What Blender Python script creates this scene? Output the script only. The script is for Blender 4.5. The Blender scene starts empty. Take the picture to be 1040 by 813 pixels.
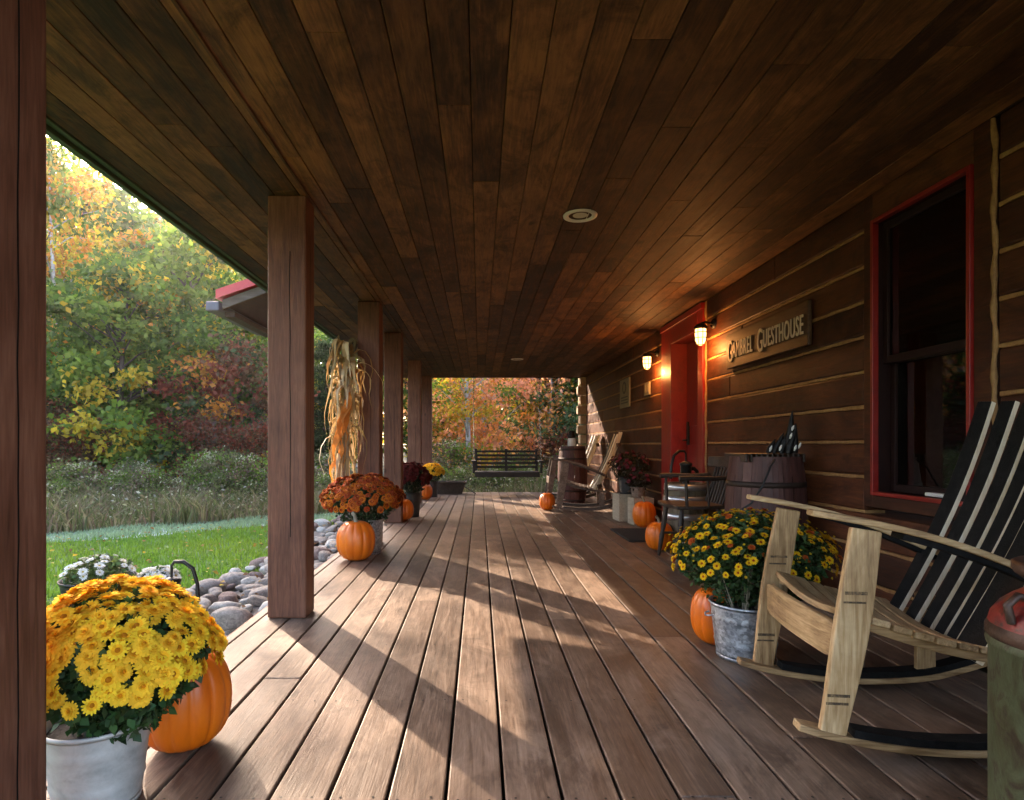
import bpy, math, random
import numpy as np
from mathutils import Vector, Matrix
random.seed(7); RNG = np.random.default_rng(7)
S = bpy.context.scene
C = S.collection
PI = math.pi
F, CX, HZ, CAMZ = 610.0, 487.0, 452.0, 0.95          # focal length (px of the 1040 px photo), vanishing point, eye height

def at(px, py, Y):
    """point seen at photo pixel px,py at distance Y along the porch"""
    return Vector(((px-CX)/F*Y, Y, CAMZ+(HZ-py)/F*Y))

# ------------------------------------------------------------------ materials
def new_mat(name):
    m = bpy.data.materials.new(name); m.use_nodes = True
    nt = m.node_tree; nt.nodes.clear()
    out = nt.nodes.new('ShaderNodeOutputMaterial')
    b = nt.nodes.new('ShaderNodeBsdfPrincipled')
    nt.links.new(b.outputs[0], out.inputs[0])
    return m, nt, b, out
def N(nt, t, **kw):
    n = nt.nodes.new(t)
    for k, v in kw.items():
        if k.startswith('i_'):
            n.inputs[int(k[2:]) if k[2:].isdigit() else k[2:].replace('_', ' ')].default_value = v
        else: setattr(n, k, v)
    return n
def L(nt, a, b): nt.links.new(a, b)
def ramp(nt, fac, stops):
    r = nt.nodes.new('ShaderNodeValToRGB'); e = r.color_ramp.elements
    while len(e) < len(stops): e.new(0.5)
    for k, (p, c) in enumerate(stops):
        e[k].position = p; e[k].color = (c[0], c[1], c[2], 1)
    if fac is not None: L(nt, fac, r.inputs[0])
    return r
def mixc(nt, fac, a, b, mode='MIX'):
    m = nt.nodes.new('ShaderNodeMix'); m.data_type = 'RGBA'; m.blend_type = mode
    for s, v in ((0, fac), (6, a), (7, b)):
        if isinstance(v, (int, float)): m.inputs[s].default_value = v
        elif isinstance(v, (tuple, list)): m.inputs[s].default_value = (v[0], v[1], v[2], 1)
        else: L(nt, v, m.inputs[s])
    return m.outputs[2]
def math_(nt, op, a, b=None, c=None):
    m = nt.nodes.new('ShaderNodeMath'); m.operation = op
    for k, v in enumerate((a, b, c)):
        if v is None: continue
        if isinstance(v, (int, float)): m.inputs[k].default_value = v
        else: L(nt, v, m.inputs[k])
    return m.outputs[0]
def bump(nt, b, h, strength=.3, dist=.01):
    n = N(nt, 'ShaderNodeBump'); n.inputs['Strength'].default_value = strength; n.inputs['Distance'].default_value = dist
    L(nt, h, n.inputs['Height']); L(nt, n.outputs[0], b.inputs['Normal'])

def wood(name, dark, mid, light, scale=(14, 1.2, 14), rough=.6, blotch=1.2, bstr=.25, spread=1.0, knots=True, wear=None, spec=.35, stain=None):
    """planked wood: grain stretched along one axis; each plank's own tone from the per-face value rnd"""
    m, nt, b, out = new_mat(name)
    tc = N(nt, 'ShaderNodeTexCoord'); at_ = N(nt, 'ShaderNodeAttribute', attribute_name='rnd')
    off = N(nt, 'ShaderNodeVectorMath', operation='ADD')
    cmb = N(nt, 'ShaderNodeCombineXYZ')
    r37 = math_(nt, 'MULTIPLY', at_.outputs['Fac'], 37.0)
    L(nt, r37, cmb.inputs[0]); L(nt, math_(nt, 'MULTIPLY', at_.outputs['Fac'], 19.0), cmb.inputs[1]); L(nt, r37, cmb.inputs[2])
    L(nt, tc.outputs['Object'], off.inputs[0]); L(nt, cmb.outputs[0], off.inputs[1])
    mp = N(nt, 'ShaderNodeMapping'); mp.inputs['Scale'].default_value = scale
    L(nt, off.outputs[0], mp.inputs['Vector'])
    g = N(nt, 'ShaderNodeTexNoise'); g.inputs['Scale'].default_value = 3.0; g.inputs['Detail'].default_value = 8; g.inputs['Roughness'].default_value = .62; g.inputs['Distortion'].default_value = .8
    L(nt, mp.outputs[0], g.inputs['Vector'])
    big = N(nt, 'ShaderNodeTexNoise'); big.inputs['Scale'].default_value = blotch; big.inputs['Detail'].default_value = 5; big.inputs['Roughness'].default_value = .6
    L(nt, off.outputs[0], big.inputs['Vector'])
    fine = N(nt, 'ShaderNodeTexNoise'); fine.inputs['Scale'].default_value = 11.0; fine.inputs['Detail'].default_value = 4
    L(nt, mp.outputs[0], fine.inputs['Vector'])
    # tone = plank tone + grain + blotches
    t = math_(nt, 'MULTIPLY_ADD', at_.outputs['Fac'], .55*spread, .5-.275*spread)
    t = math_(nt, 'ADD', t, math_(nt, 'MULTIPLY_ADD', g.outputs['Fac'], 1.1, -.55))
    t = math_(nt, 'ADD', t, math_(nt, 'MULTIPLY_ADD', big.outputs['Fac'], .9, -.45))
    t = math_(nt, 'ADD', t, math_(nt, 'MULTIPLY_ADD', fine.outputs['Fac'], .5, -.25))
    r = ramp(nt, t, [(.12, dark), (.5, mid), (.9, light)])
    col = r.outputs[0]
    if knots:
        mk = N(nt, 'ShaderNodeMapping'); mk.inputs['Scale'].default_value = tuple(2.2 if s > 5 else 1.1 for s in scale)
        L(nt, off.outputs[0], mk.inputs['Vector'])
        v = N(nt, 'ShaderNodeTexVoronoi'); v.inputs['Scale'].default_value = 1.6
        L(nt, mk.outputs[0], v.inputs['Vector'])
        kf = ramp(nt, v.outputs['Distance'], [(.03, (1, 1, 1)), (.085, (0, 0, 0))])
        col = mixc(nt, math_(nt, 'MULTIPLY', kf.outputs[0], .75), col, tuple(c*.35 for c in dark))
    if wear:
        w = N(nt, 'ShaderNodeTexNoise'); w.inputs['Scale'].default_value = 2.3; w.inputs['Detail'].default_value = 9; w.inputs['Roughness'].default_value = .72; w.inputs['Distortion'].default_value = 1.2
        mw = N(nt, 'ShaderNodeMapping'); mw.inputs['Scale'].default_value = tuple(1.6 if s > 5 else .7 for s in scale)
        L(nt, off.outputs[0], mw.inputs['Vector']); L(nt, mw.outputs[0], w.inputs['Vector'])
        wf = ramp(nt, w.outputs['Fac'], [(.5, (0, 0, 0)), (.72, (1, 1, 1))])
        col = mixc(nt, math_(nt, 'MULTIPLY', wf.outputs[0], .65), col, wear)
    if stain:      # weather stains and scuffs with a ragged outline
        w2 = N(nt, 'ShaderNodeTexNoise'); w2.inputs['Scale'].default_value = 1.5; w2.inputs['Detail'].default_value = 10; w2.inputs['Roughness'].default_value = .7; w2.inputs['Distortion'].default_value = 1.6
        m2 = N(nt, 'ShaderNodeMapping'); m2.inputs['Scale'].default_value = tuple(2.6 if s > 5 else 1.3 for s in scale); m2.inputs['Location'].default_value = (3, 7, 1)
        L(nt, off.outputs[0], m2.inputs['Vector']); L(nt, m2.outputs[0], w2.inputs['Vector'])
        sf = ramp(nt, w2.outputs['Fac'], [(.48, (0, 0, 0)), (.66, (1, 1, 1))])
        col = mixc(nt, math_(nt, 'MULTIPLY', sf.outputs[0], .75), col, stain)
    L(nt, col, b.inputs['Base Color'])
    rr = math_(nt, 'MULTIPLY_ADD', g.outputs['Fac'], .35, rough-.17)
    L(nt, rr, b.inputs['Roughness']); b.inputs['Specular IOR Level'].default_value = spec
    hh = math_(nt, 'ADD', math_(nt, 'MULTIPLY', g.outputs['Fac'], .7), math_(nt, 'MULTIPLY', fine.outputs['Fac'], .3))
    bump(nt, b, hh, bstr, .006)
    return m

def mottled(name, cols, scale=6, rough=.6, metal=0, bstr=.2, detail=6, spec=.5, stretch=(1, 1, 1), dist=.5):
    m, nt, b, out = new_mat(name)
    tc = N(nt, 'ShaderNodeTexCoord'); mp = N(nt, 'ShaderNodeMapping'); mp.inputs['Scale'].default_value = stretch
    inf = N(nt, 'ShaderNodeObjectInfo'); ad = N(nt, 'ShaderNodeVectorMath', operation='ADD')
    cm = N(nt, 'ShaderNodeCombineXYZ'); L(nt, math_(nt, 'MULTIPLY', inf.outputs['Random'], 17.0), cm.inputs[0]); L(nt, cm.outputs[0], ad.inputs[1])
    L(nt, tc.outputs['Object'], ad.inputs[0]); L(nt, ad.outputs[0], mp.inputs['Vector'])
    n = N(nt, 'ShaderNodeTexNoise'); n.inputs['Scale'].default_value = scale; n.inputs['Detail'].default_value = detail; n.inputs['Roughness'].default_value = .65; n.inputs['Distortion'].default_value = dist
    L(nt, mp.outputs[0], n.inputs['Vector'])
    k = len(cols); r = ramp(nt, n.outputs['Fac'], [(.28+.44*i/max(1, k-1), c) for i, c in enumerate(cols)])
    L(nt, r.outputs[0], b.inputs['Base Color']); b.inputs['Metallic'].default_value = metal
    L(nt, math_(nt, 'MULTIPLY_ADD', n.outputs['Fac'], .3, rough-.15), b.inputs['Roughness']); b.inputs['Specular IOR Level'].default_value = spec
    n2 = N(nt, 'ShaderNodeTexNoise'); n2.inputs['Scale'].default_value = scale*6; n2.inputs['Detail'].default_value = 5
    L(nt, mp.outputs[0], n2.inputs['Vector'])
    bump(nt, b, n2.outputs['Fac'], bstr, .004)
    return m

def leafmat(name, trans=.4, rough=.55, spec=.3, var=.25, tmul=(1.2, 1.25, .8)):
    """leaves and petals: their own colour from the attribute col, part of the light passes through"""
    m, nt, b, out = new_mat(name)
    a = N(nt, 'ShaderNodeAttribute', attribute_name='col')
    tc = N(nt, 'ShaderNodeTexCoord'); n = N(nt, 'ShaderNodeTexNoise'); n.inputs['Scale'].default_value = 1.7; n.inputs['Detail'].default_value = 3
    L(nt, tc.outputs['Object'], n.inputs['Vector'])
    v = math_(nt, 'MULTIPLY_ADD', n.outputs['Fac'], var*2, 1-var)
    hs = N(nt, 'ShaderNodeHueSaturation'); L(nt, v, hs.inputs['Value']); L(nt, a.outputs['Color'], hs.inputs['Color'])
    L(nt, hs.outputs[0], b.inputs['Base Color']); b.inputs['Roughness'].default_value = rough; b.inputs['Specular IOR Level'].default_value = spec
    if trans:
        t = N(nt, 'ShaderNodeBsdfTranslucent'); L(nt, mixc(nt, 1.0, hs.outputs[0], tmul, 'MULTIPLY'), t.inputs['Color'])
        mx = N(nt, 'ShaderNodeMixShader'); mx.inputs[0].default_value = trans
        L(nt, b.outputs[0], mx.inputs[1]); L(nt, t.outputs[0], mx.inputs[2]); L(nt, mx.outputs[0], out.inputs[0])
    return m

M = {}
M['deck'] = wood('deck_wood', (.045, .027, .018), (.135, .085, .056), (.27, .185, .13), (16, 1.0, 16), .5, 1.6, .3, .8, wear=(.29, .215, .16), spec=.4, stain=(.062, .037, .025))
M['ceil'] = wood('ceiling_wood', (.02, .0078, .0033), (.088, .036, .0145), (.24, .108, .045), (11, .9, 11), .62, 3.2, .4, 1.0, wear=(.18, .08, .035), stain=(.017, .0068, .003), spec=.25)
M['log'] = wood('log_wall_wood', (.023, .0055, .002), (.068, .0182, .0066), (.14, .044, .016), (12, 1.0, 12), .6, 1.9, .4, .7, spec=.3, wear=(.125, .042, .018), stain=(.02, .006, .0027))
M['post'] = wood('post_wood', (.07, .025, .014), (.15, .06, .036), (.25, .115, .07), (14, 14, 1.1), .6, 2.0, .3, .5, spec=.3)
M['beam'] = wood('beam_wood', (.025, .012, .008), (.06, .03, .019), (.11, .06, .04), (14, 1.0, 14), .6, 2.0, .2, .5)
for ax_, sc_ in (('x', (1.1, 17, 17)), ('y', (17, 1.1, 17)), ('z', (17, 17, 1.1))):
    M['stave_'+ax_] = wood('pale_oak_stave_'+ax_, (.17, .09, .036), (.44, .28, .135), (.68, .5, .29), sc_, .55, 4.0, .3, .55, knots=False, wear=(.2, .115, .05))
M['stave'] = M['stave_z']
M['staveedge'] = wood('bright_stave_edge', (.5, .38, .22), (.74, .62, .44), (.85, .77, .62), (17, 17, 1.1), .55, 4.0, .3, .4, knots=False)
M['oldwood'] = wood('old_grey_brown_wood', (.045, .028, .02), (.12, .08, .058), (.24, .18, .14), (9, 9, 9), .6, 3.0, .2, .6, knots=False)
M['darkwood'] = wood('dark_furniture_wood', (.012, .008, .006), (.035, .022, .016), (.08, .055, .042), (9, 9, 9), .5, 3.0, .15, .6, knots=False)
M['barrel'] = wood('red_brown_barrel_wood', (.035, .013, .011), (.085, .033, .028), (.14, .066, .055), (12, 12, 1.2), .55, 3.0, .2, .7, knots=False)
M['palebarrel'] = wood('weathered_barrel_wood', (.06, .045, .028), (.14, .105, .065), (.24, .19, .13), (12, 12, 1.2), .6, 3.0, .2, .7, knots=False)
M['crate'] = wood('beige_crate_wood', (.22, .17, .12), (.36, .29, .21), (.48, .4, .3), (10, 1.5, 10), .65, 3.0, .2, .6, knots=False)
M['signwood'] = wood('sign_wood', (.04, .017, .008), (.085, .04, .019), (.13, .07, .036), (12, 1.0, 12), .6, 3, .2, .5)
M['rail'] = wood('rake_board_wood', (.06, .042, .03), (.115, .085, .064), (.18, .14, .11), (1.0, 10, 10), .65, 3, .2, .5)
M['char'] = mottled('charred_oak', [(.003, .003, .003), (.007, .0066, .0062), (.016, .0145, .0135)], 30, .8, 0, .6, spec=.15)
M['mark'] = mottled('hoop_rust_mark', [(.02, .014, .009), (.08, .05, .025), (.3, .19, .09)], 55, .8, 0, .2)
M['blackwood'] = wood('black_stained_wood', (.006, .004, .0035), (.016, .0115, .01), (.035, .026, .022), (9, 9, 9), .6, 3.0, .15, .6, knots=False)
M['endgrain'] = mottled('cut_log_end', [(.3, .2, .11), (.42, .3, .18), (.5, .38, .25)], 22, .7)
M['chink'] = mottled('tan_chinking', [(.2, .095, .033), (.3, .155, .056), (.4, .22, .085)], 30, .75, 0, .4)
M['red'] = mottled('red_door_paint', [(.17, .006, .004), (.25, .009, .006), (.29, .017, .011)], 9, .45, 0, .1)
M['redmetal'] = mottled('red_roof_metal', [(.5, .03, .03), (.6, .045, .04)], 5, .35, 0, .05)
M['green'] = mottled('green_fascia', [(.03, .07, .03), (.045, .1, .045)], 9, .5, 0, .1)  # mottled green on the fascia and the soffit strip beside it
M['gutter'] = mottled('grey_gutter_metal', [(.11, .11, .13), (.16, .155, .18)], 8, .6, .0, .1)
M['black'] = mottled('black_iron', [(.008, .008, .008), (.018, .017, .016), (.03, .027, .024)], 18, .42, .5, .25)
M['blackpaint'] = mottled('black_gloss_paint', [(.004, .004, .004), (.009, .009, .009)], 18, .5, 0, .1, spec=.25)
M['rubber'] = mottled('door_mat_fibre', [(.008, .009, .008), (.02, .022, .02)], 80, .9, 0, .8)
M['white'] = mottled('white_enamel', [(.62, .6, .56), (.74, .73, .7)], 8, .4, 0, .05)
M['pail'] = mottled('galvanised_steel', [(.24, .27, .3), (.38, .42, .46), (.52, .56, .6)], 26, .42, .75, .15, stretch=(1, 1, 1.4), dist=1.5)
def spangle(m, amt):
    nt = m.node_tree; b = next(n for n in nt.nodes if n.type == 'BSDF_PRINCIPLED'); src = b.inputs['Base Color'].links[0].from_socket
    tc = N(nt, 'ShaderNodeTexCoord'); v = N(nt, 'ShaderNodeTexVoronoi'); v.inputs['Scale'].default_value = 75; L(nt, tc.outputs['Object'], v.inputs['Vector'])
    sp = N(nt, 'ShaderNodeSeparateColor'); L(nt, v.outputs['Color'], sp.inputs[0])
    k = math_(nt, 'MULTIPLY_ADD', sp.outputs[0], amt, 1-amt*.5); cc_ = N(nt, 'ShaderNodeCombineColor')
    for q in range(3): L(nt, k, cc_.inputs[q])
    L(nt, mixc(nt, 1.0, src, cc_.outputs[0], 'MULTIPLY'), b.inputs['Base Color'])
spangle(M['pail'], .75)
M['palepail'] = mottled('whitewashed_pail', [(.3, .31, .3), (.5, .51, .5), (.62, .63, .62)], 9, .5, .25, .12)
M['hoop'] = mottled('bright_hoop_steel', [(.5, .52, .54), (.7, .72, .74)], 20, .35, .85, .1)
M['rusthoop'] = mottled('rusty_hoop_steel', [(.02, .012, .01), (.05, .03, .022)], 20, .6, .4, .3)
M['pumpkin'] = mottled('pumpkin_skin', [(.58, .095, .003), (.72, .145, .004), (.78, .19, .01)], 7, .42, 0, .12, stretch=(1, 1, .4))
def pumpkinmat():
    m = M['pumpkin']; nt = m.node_tree; b = next(n for n in nt.nodes if n.type == 'BSDF_PRINCIPLED'); src = b.inputs['Base Color'].links[0].from_socket
    tc = N(nt, 'ShaderNodeTexCoord'); v = N(nt, 'ShaderNodeTexNoise'); v.inputs['Scale'].default_value = 16; v.inputs['Detail'].default_value = 9; v.inputs['Roughness'].default_value = .75
    mp = N(nt, 'ShaderNodeMapping'); mp.inputs['Scale'].default_value = (1.4, 1.4, .7); L(nt, tc.outputs['Object'], mp.inputs[0]); L(nt, mp.outputs[0], v.inputs['Vector'])
    f = ramp(nt, v.outputs['Fac'], [(.6, (0, 0, 0)), (.7, (1, 1, 1))])
    c1 = mixc(nt, math_(nt, 'MULTIPLY', f.outputs[0], .75), src, (.38, .19, .07))
    w = N(nt, 'ShaderNodeTexNoise'); w.inputs['Scale'].default_value = 3.0; w.inputs['Detail'].default_value = 4; L(nt, tc.outputs['Object'], w.inputs['Vector'])
    f2 = ramp(nt, w.outputs['Fac'], [(.45, (0, 0, 0)), (.75, (1, 1, 1))])
    L(nt, mixc(nt, math_(nt, 'MULTIPLY', f2.outputs[0], .7), c1, (.46, .06, .004)), b.inputs['Base Color'])
pumpkinmat()
M['stem'] = mottled('dry_pumpkin_stem', [(.12, .1, .06), (.3, .27, .2)], 30, .8, 0, .5)
M['rustcan'] = mottled('rusty_green_can_paint', [(.012, .006, .003), (.03, .02, .008), (.045, .05, .02), (.06, .075, .035), (.035, .02, .008), (.095, .115, .07)], 19, .6, .1, .35, detail=9, stretch=(1, 1, .6), dist=1.0)
M['redcan'] = mottled('flaking_red_can_paint', [(.02, .008, .005), (.03, .012, .008), (.19, .009, .006), (.13, .009, .007), (.03, .016, .011), (.1, .065, .05)], 15, .5, .0, .25, detail=8)
M['blackcan'] = mottled('dark_rust_metal', [(.012, .008, .006), (.05, .025, .016), (.09, .045, .03)], 14, .5, .4, .4)
M['rockA'] = mottled('grey_mauve_rock', [(.13, .112, .095), (.275, .24, .205), (.43, .38, .33)], 5, .85, 0, .7)
M['rockB'] = mottled('pale_grey_rock', [(.24, .23, .205), (.41, .395, .35), (.56, .54, .49)], 5, .85, 0, .7)
M['rockC'] = mottled('purple_brown_rock', [(.09, .06, .05), (.185, .128, .108), (.3, .225, .19)], 5, .85, 0, .7)
M['soil'] = mottled('dark_soil', [(.008, .006, .004), (.022, .016, .011)], 20, .95, 0, .8)
M['dirt'] = mottled('gravelly_dirt', [(.05, .045, .04), (.11, .1, .09), (.2, .19, .175)], 26, .95, 0, .9)
M['bark'] = mottled('dark_bark', [(.02, .016, .012), (.055, .045, .035), (.09, .078, .065)], 7, .9, 0, .9, stretch=(3, 3, .5))
M['palebark'] = mottled('pale_birch_bark', [(.12, .11, .1), (.4, .39, .37), (.55, .54, .52)], 5, .8, 0, .6, stretch=(1, 1, 2.2))
M['leaf'] = leafmat('tree_leaves', .55)
M['mumleaf'] = leafmat('garden_leaves', .25)
M['petal'] = leafmat('flower_petals', .2, .85, .04, .08, (1.1, 1.0, .9))
M['blade'] = leafmat('grass_blades', .45, .5, .3, .2)
M['husk'] = leafmat('dry_corn_husk', .3, .7, .15, .2, (1.1, 1.0, .8))
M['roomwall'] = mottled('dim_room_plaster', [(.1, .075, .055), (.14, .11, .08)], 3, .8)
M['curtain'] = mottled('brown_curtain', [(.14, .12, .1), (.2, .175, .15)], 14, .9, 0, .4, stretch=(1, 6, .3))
M['paper'] = mottled('faded_plaque_paint', [(.2, .17, .12), (.3, .26, .19)], 12, .7)
M['letter'] = mottled('cream_letter_paint', [(.5, .4, .3), (.62, .51, .4)], 22, .6)
M['plasticdark'] = mottled('black_plastic', [(.012, .012, .013), (.02, .02, .02)], 20, .5)
M['bluedark'] = mottled('dark_window_sash', [(.012, .004, .004), (.022, .008, .007)], 9, .6, 0, .1, spec=.2)

def glassmat():
    m, nt, b, out = new_mat('window_glass')
    g = N(nt, 'ShaderNodeBsdfGlossy'); g.inputs['Roughness'].default_value = .02
    t = N(nt, 'ShaderNodeBsdfTransparent'); t.inputs['Color'].default_value = (.8, .82, .82, 1)
    fr = N(nt, 'ShaderNodeFresnel'); fr.inputs['IOR'].default_value = 1.9
    mx = N(nt, 'ShaderNodeMixShader'); L(nt, fr.outputs[0], mx.inputs[0]); L(nt, t.outputs[0], mx.inputs[1]); L(nt, g.outputs[0], mx.inputs[2])
    L(nt, mx.outputs[0], out.inputs[0]); return m
M['glass'] = glassmat()
def emit(name, col, s):
    m, nt, b, out = new_mat(name); b.inputs['Base Color'].default_value = (*col, 1)
    b.inputs['Emission Color'].default_value = (*col, 1); b.inputs['Emission Strength'].default_value = s; b.inputs['Roughness'].default_value = .2; return m
M['lamp'] = emit('lit_frosted_jar', (1, .47, .14), 1.05)
M['lampoff'] = mottled('frosted_lantern_glass', [(.6, .6, .58), (.7, .7, .68)], 5, .3)
M['lens'] = mottled('opal_lens', [(.55, .5, .42), (.62, .57, .5)], 5, .4)

# ------------------------------------------------------------------ mesh building
class MB:
    def __init__(s): s.v = []; s.f = []; s.m = []; s.r = []; s.sm = []; s.c = []
    def add(s, vs, fs, mat=0, rnd=None, smooth=False, col=(1, 1, 1)):
        o = len(s.v); s.v += [tuple(p) for p in vs]; r = random.random() if rnd is None else rnd
        for k, f in enumerate(fs):
            s.f.append(tuple(i+o for i in f)); s.m.append(mat[k] if isinstance(mat, (list, tuple)) else mat); s.r.append(r); s.sm.append(smooth); s.c.append(col)
        return s
    def box(s, x0, x1, y0, y1, z0, z1, mat=0, rnd=None):
        return s.add([(x0, y0, z0), (x1, y0, z0), (x1, y1, z0), (x0, y1, z0), (x0, y0, z1), (x1, y0, z1), (x1, y1, z1), (x0, y1, z1)],
                     [(3, 2, 1, 0), (4, 5, 6, 7), (0, 1, 5, 4), (1, 2, 6, 5), (2, 3, 7, 6), (3, 0, 4, 7)], mat, rnd)
    def bar(s, p, q, w, d, up=(0, 0, 1), mat=0, rnd=None):
        p = Vector(p); q = Vector(q); t = (q-p).normalized(); u = Vector(up)
        a = t.cross(u)
        if a.length < 1e-4: a = t.cross(Vector((1, 0, 0)))
        a.normalize(); b = a.cross(t).normalized(); vs = []
        for e in (p, q):
            for sa, sb in ((-1, -1), (1, -1), (1, 1), (-1, 1)): vs.append(e+a*sa*w/2+b*sb*d/2)
        return s.add(vs, [(3, 2, 1, 0), (4, 5, 6, 7), (0, 1, 5, 4), (1, 2, 6, 5), (2, 3, 7, 6), (3, 0, 4, 7)], mat, rnd)
    def tube(s, pts, rad, n=8, mat=0, rnd=None, cap=True, smooth=True):
        pts = [Vector(p) for p in pts]; k = len(pts); vs = []; fs = []
        rad = rad if isinstance(rad, (list, tuple)) else [rad]*k
        a = None
        for i, p in enumerate(pts):
            t = (pts[min(i+1, k-1)]-pts[max(i-1, 0)]).normalized()
            if a is None:
                a = t.cross(Vector((.13, .31, .94)))
                if a.length < .1: a = t.cross(Vector((1, 0, 0)))
            a = (a-t*a.dot(t)).normalized(); b = t.cross(a)
            for j in range(n):
                th = 2*PI*j/n; vs.append(p+(a*math.cos(th)+b*math.sin(th))*rad[i])
        for i in range(k-1):
            for j in range(n): fs.append((i*n+j, i*n+(j+1) % n, (i+1)*n+(j+1) % n, (i+1)*n+j))
        s.add(vs, fs, mat, rnd, smooth)
        if cap:
            s.add(vs[:n], [tuple(range(n))[::-1]], mat, rnd); s.add(vs[-n:], [tuple(range(n))], mat, rnd)
        return s
    def lathe(s, prof, n=32, c=(0, 0, 0), mat=0, rnd=None, smooth=True, rfun=None, close=False):
        vs = []; fs = []; k = len(prof)
        for (r, z) in prof:
            for j in range(n):
                th = 2*PI*j/n; rr = r*(rfun(th, z) if rfun else 1)
                vs.append((c[0]+rr*math.cos(th), c[1]+rr*math.sin(th), c[2]+z))
        for i in range(k-1):
            for j in range(n): fs.append((i*n+j, i*n+(j+1) % n, (i+1)*n+(j+1) % n, (i+1)*n+j))
        if close: fs += [tuple(range(n))[::-1], tuple(range((k-1)*n, k*n))]
        return s.add(vs, fs, mat, rnd, smooth)
    def stave(s, pts, wid, ws, th, mat_in=0, mat_out=0, rnd=None):
        """curved plank along pts; wid = direction of its width; ws widths; inner face on +normal side"""
        pts = [Vector(p) for p in pts]; k = len(pts); wv = Vector(wid).normalized(); vs = []; fs = []; ms = []
        ws = ws if isinstance(ws, (list, tuple)) else [ws]*k
        for i, p in enumerate(pts):
            t = (pts[min(i+1, k-1)]-pts[max(i-1, 0)]).normalized(); n = t.cross(wv).normalized(); w = n.cross(t).normalized()
            for sw, sn in ((-1, 0), (1, 0), (1, 1), (-1, 1)): vs.append(p+w*sw*ws[i]/2+n*sn*th)
        for i in range(k-1):
            for j in range(4):
                fs.append((i*4+j, i*4+(j+1) % 4, (i+1)*4+(j+1) % 4, (i+1)*4+j)); ms.append(mat_in if j == 2 else mat_out)
        fs += [(3, 2, 1, 0), tuple((k-1)*4+j for j in range(4))]; ms += [mat_out]*2
        return s.add(vs, fs, ms, rnd)
    def build(s, name, mats, parent=None, bev=0, loc=None):
        me = bpy.data.meshes.new(name); me.from_pydata(s.v, [], s.f)
        for m in (mats if isinstance(mats, (list, tuple)) else [mats]): me.materials.append(m)
        me.polygons.foreach_set('material_index', s.m); me.polygons.foreach_set('use_smooth', s.sm)
        a = me.attributes.new('rnd', 'FLOAT', 'FACE'); a.data.foreach_set('value', s.r)
        if any(c != (1, 1, 1) for c in s.c):
            a = me.attributes.new('col', 'FLOAT_COLOR', 'FACE'); a.data.foreach_set('color', [x for c in s.c for x in (*c, 1)])
        me.update(); return link(name, me, parent, bev, loc)
def link(name, me, parent=None, bev=0, loc=None):
    o = bpy.data.objects.new(name, me); C.objects.link(o)
    if parent: o.parent = parent
    if loc is not None: o.location = loc
    if bev:
        b = o.modifiers.new('bevel', 'BEVEL'); b.width = bev; b.segments = 2; b.limit_method = 'ANGLE'; b.angle_limit = .7
    return o
def quads(name, P, col, mat, parent=None):
    """P: (n,4,3) array of quads, col: (n,3) array"""
    n = len(P); me = bpy.data.meshes.new(name)
    me.vertices.add(n*4); me.vertices.foreach_set('co', np.ascontiguousarray(P, dtype=np.float32).ravel())
    me.loops.add(n*4); me.loops.foreach_set('vertex_index', np.arange(n*4, dtype=np.int32))
    me.polygons.add(n); me.polygons.foreach_set('loop_start', np.arange(0, n*4, 4, dtype=np.int32))
    me.update(calc_edges=True); me.materials.append(mat)
    a = me.attributes.new('col', 'FLOAT_COLOR', 'FACE')
    a.data.foreach_set('color', np.concatenate([col, np.ones((n, 1))], 1).astype(np.float32).ravel())
    return link(name, me, parent)
def tag(o, label=None, cat=None, group=None, kind=None):
    if label: o['label'] = label
    if cat: o['category'] = cat
    if group: o['group'] = group
    if kind: o['kind'] = kind
    return o
def thing(name, label, cat, loc=(0, 0, 0), rz=0, group=None):
    o = bpy.data.objects.new(name, None); C.objects.link(o); o.location = loc; o.rotation_euler = (0, 0, rz); o.empty_display_size = .1
    return tag(o, label, cat, group)
def copy_tree(o, parent=None):
    c = o.copy(); C.objects.link(c)
    if parent: c.parent = parent
    for ch in list(o.children): copy_tree(ch, c)
    return c
def rot_to(nrm, spin):
    z = Vector(nrm).normalized(); q = z.to_track_quat('Z', 'Y'); return q @ Matrix.Rotation(spin, 3, 'Z').to_quaternion()

# leaf-shaped quads around points: pos (n,3), size (n,), normals random around bias
def leafquads(pos, size, bias=(0, 0, .5), aspect=.6, droop=0):
    n = len(pos); nr = RNG.normal(size=(n, 3))+np.array(bias); nr /= np.linalg.norm(nr, axis=1)[:, None]
    a = RNG.normal(size=(n, 3)); a[:, 2] -= droop; a -= nr*np.sum(a*nr, 1)[:, None]; a /= np.linalg.norm(a, axis=1)[:, None]
    b = np.cross(nr, a); s = size[:, None]
    fold = nr*s*.12
    return np.stack([pos, pos+a*s*.5+b*s*aspect*.5+fold, pos+a*s, pos+a*s*.5-b*s*aspect*.5+fold], 1)

# ================================================================== SETTING
DECK_L, DECK_Y0, DECK_Y1, WALL, CEIL, GZ = -1.25, -.55, 12.07, 2.14, 2.316, -.35  # porch stops short behind the camera, open there to admit fill light
EAVE = -1.87
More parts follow.
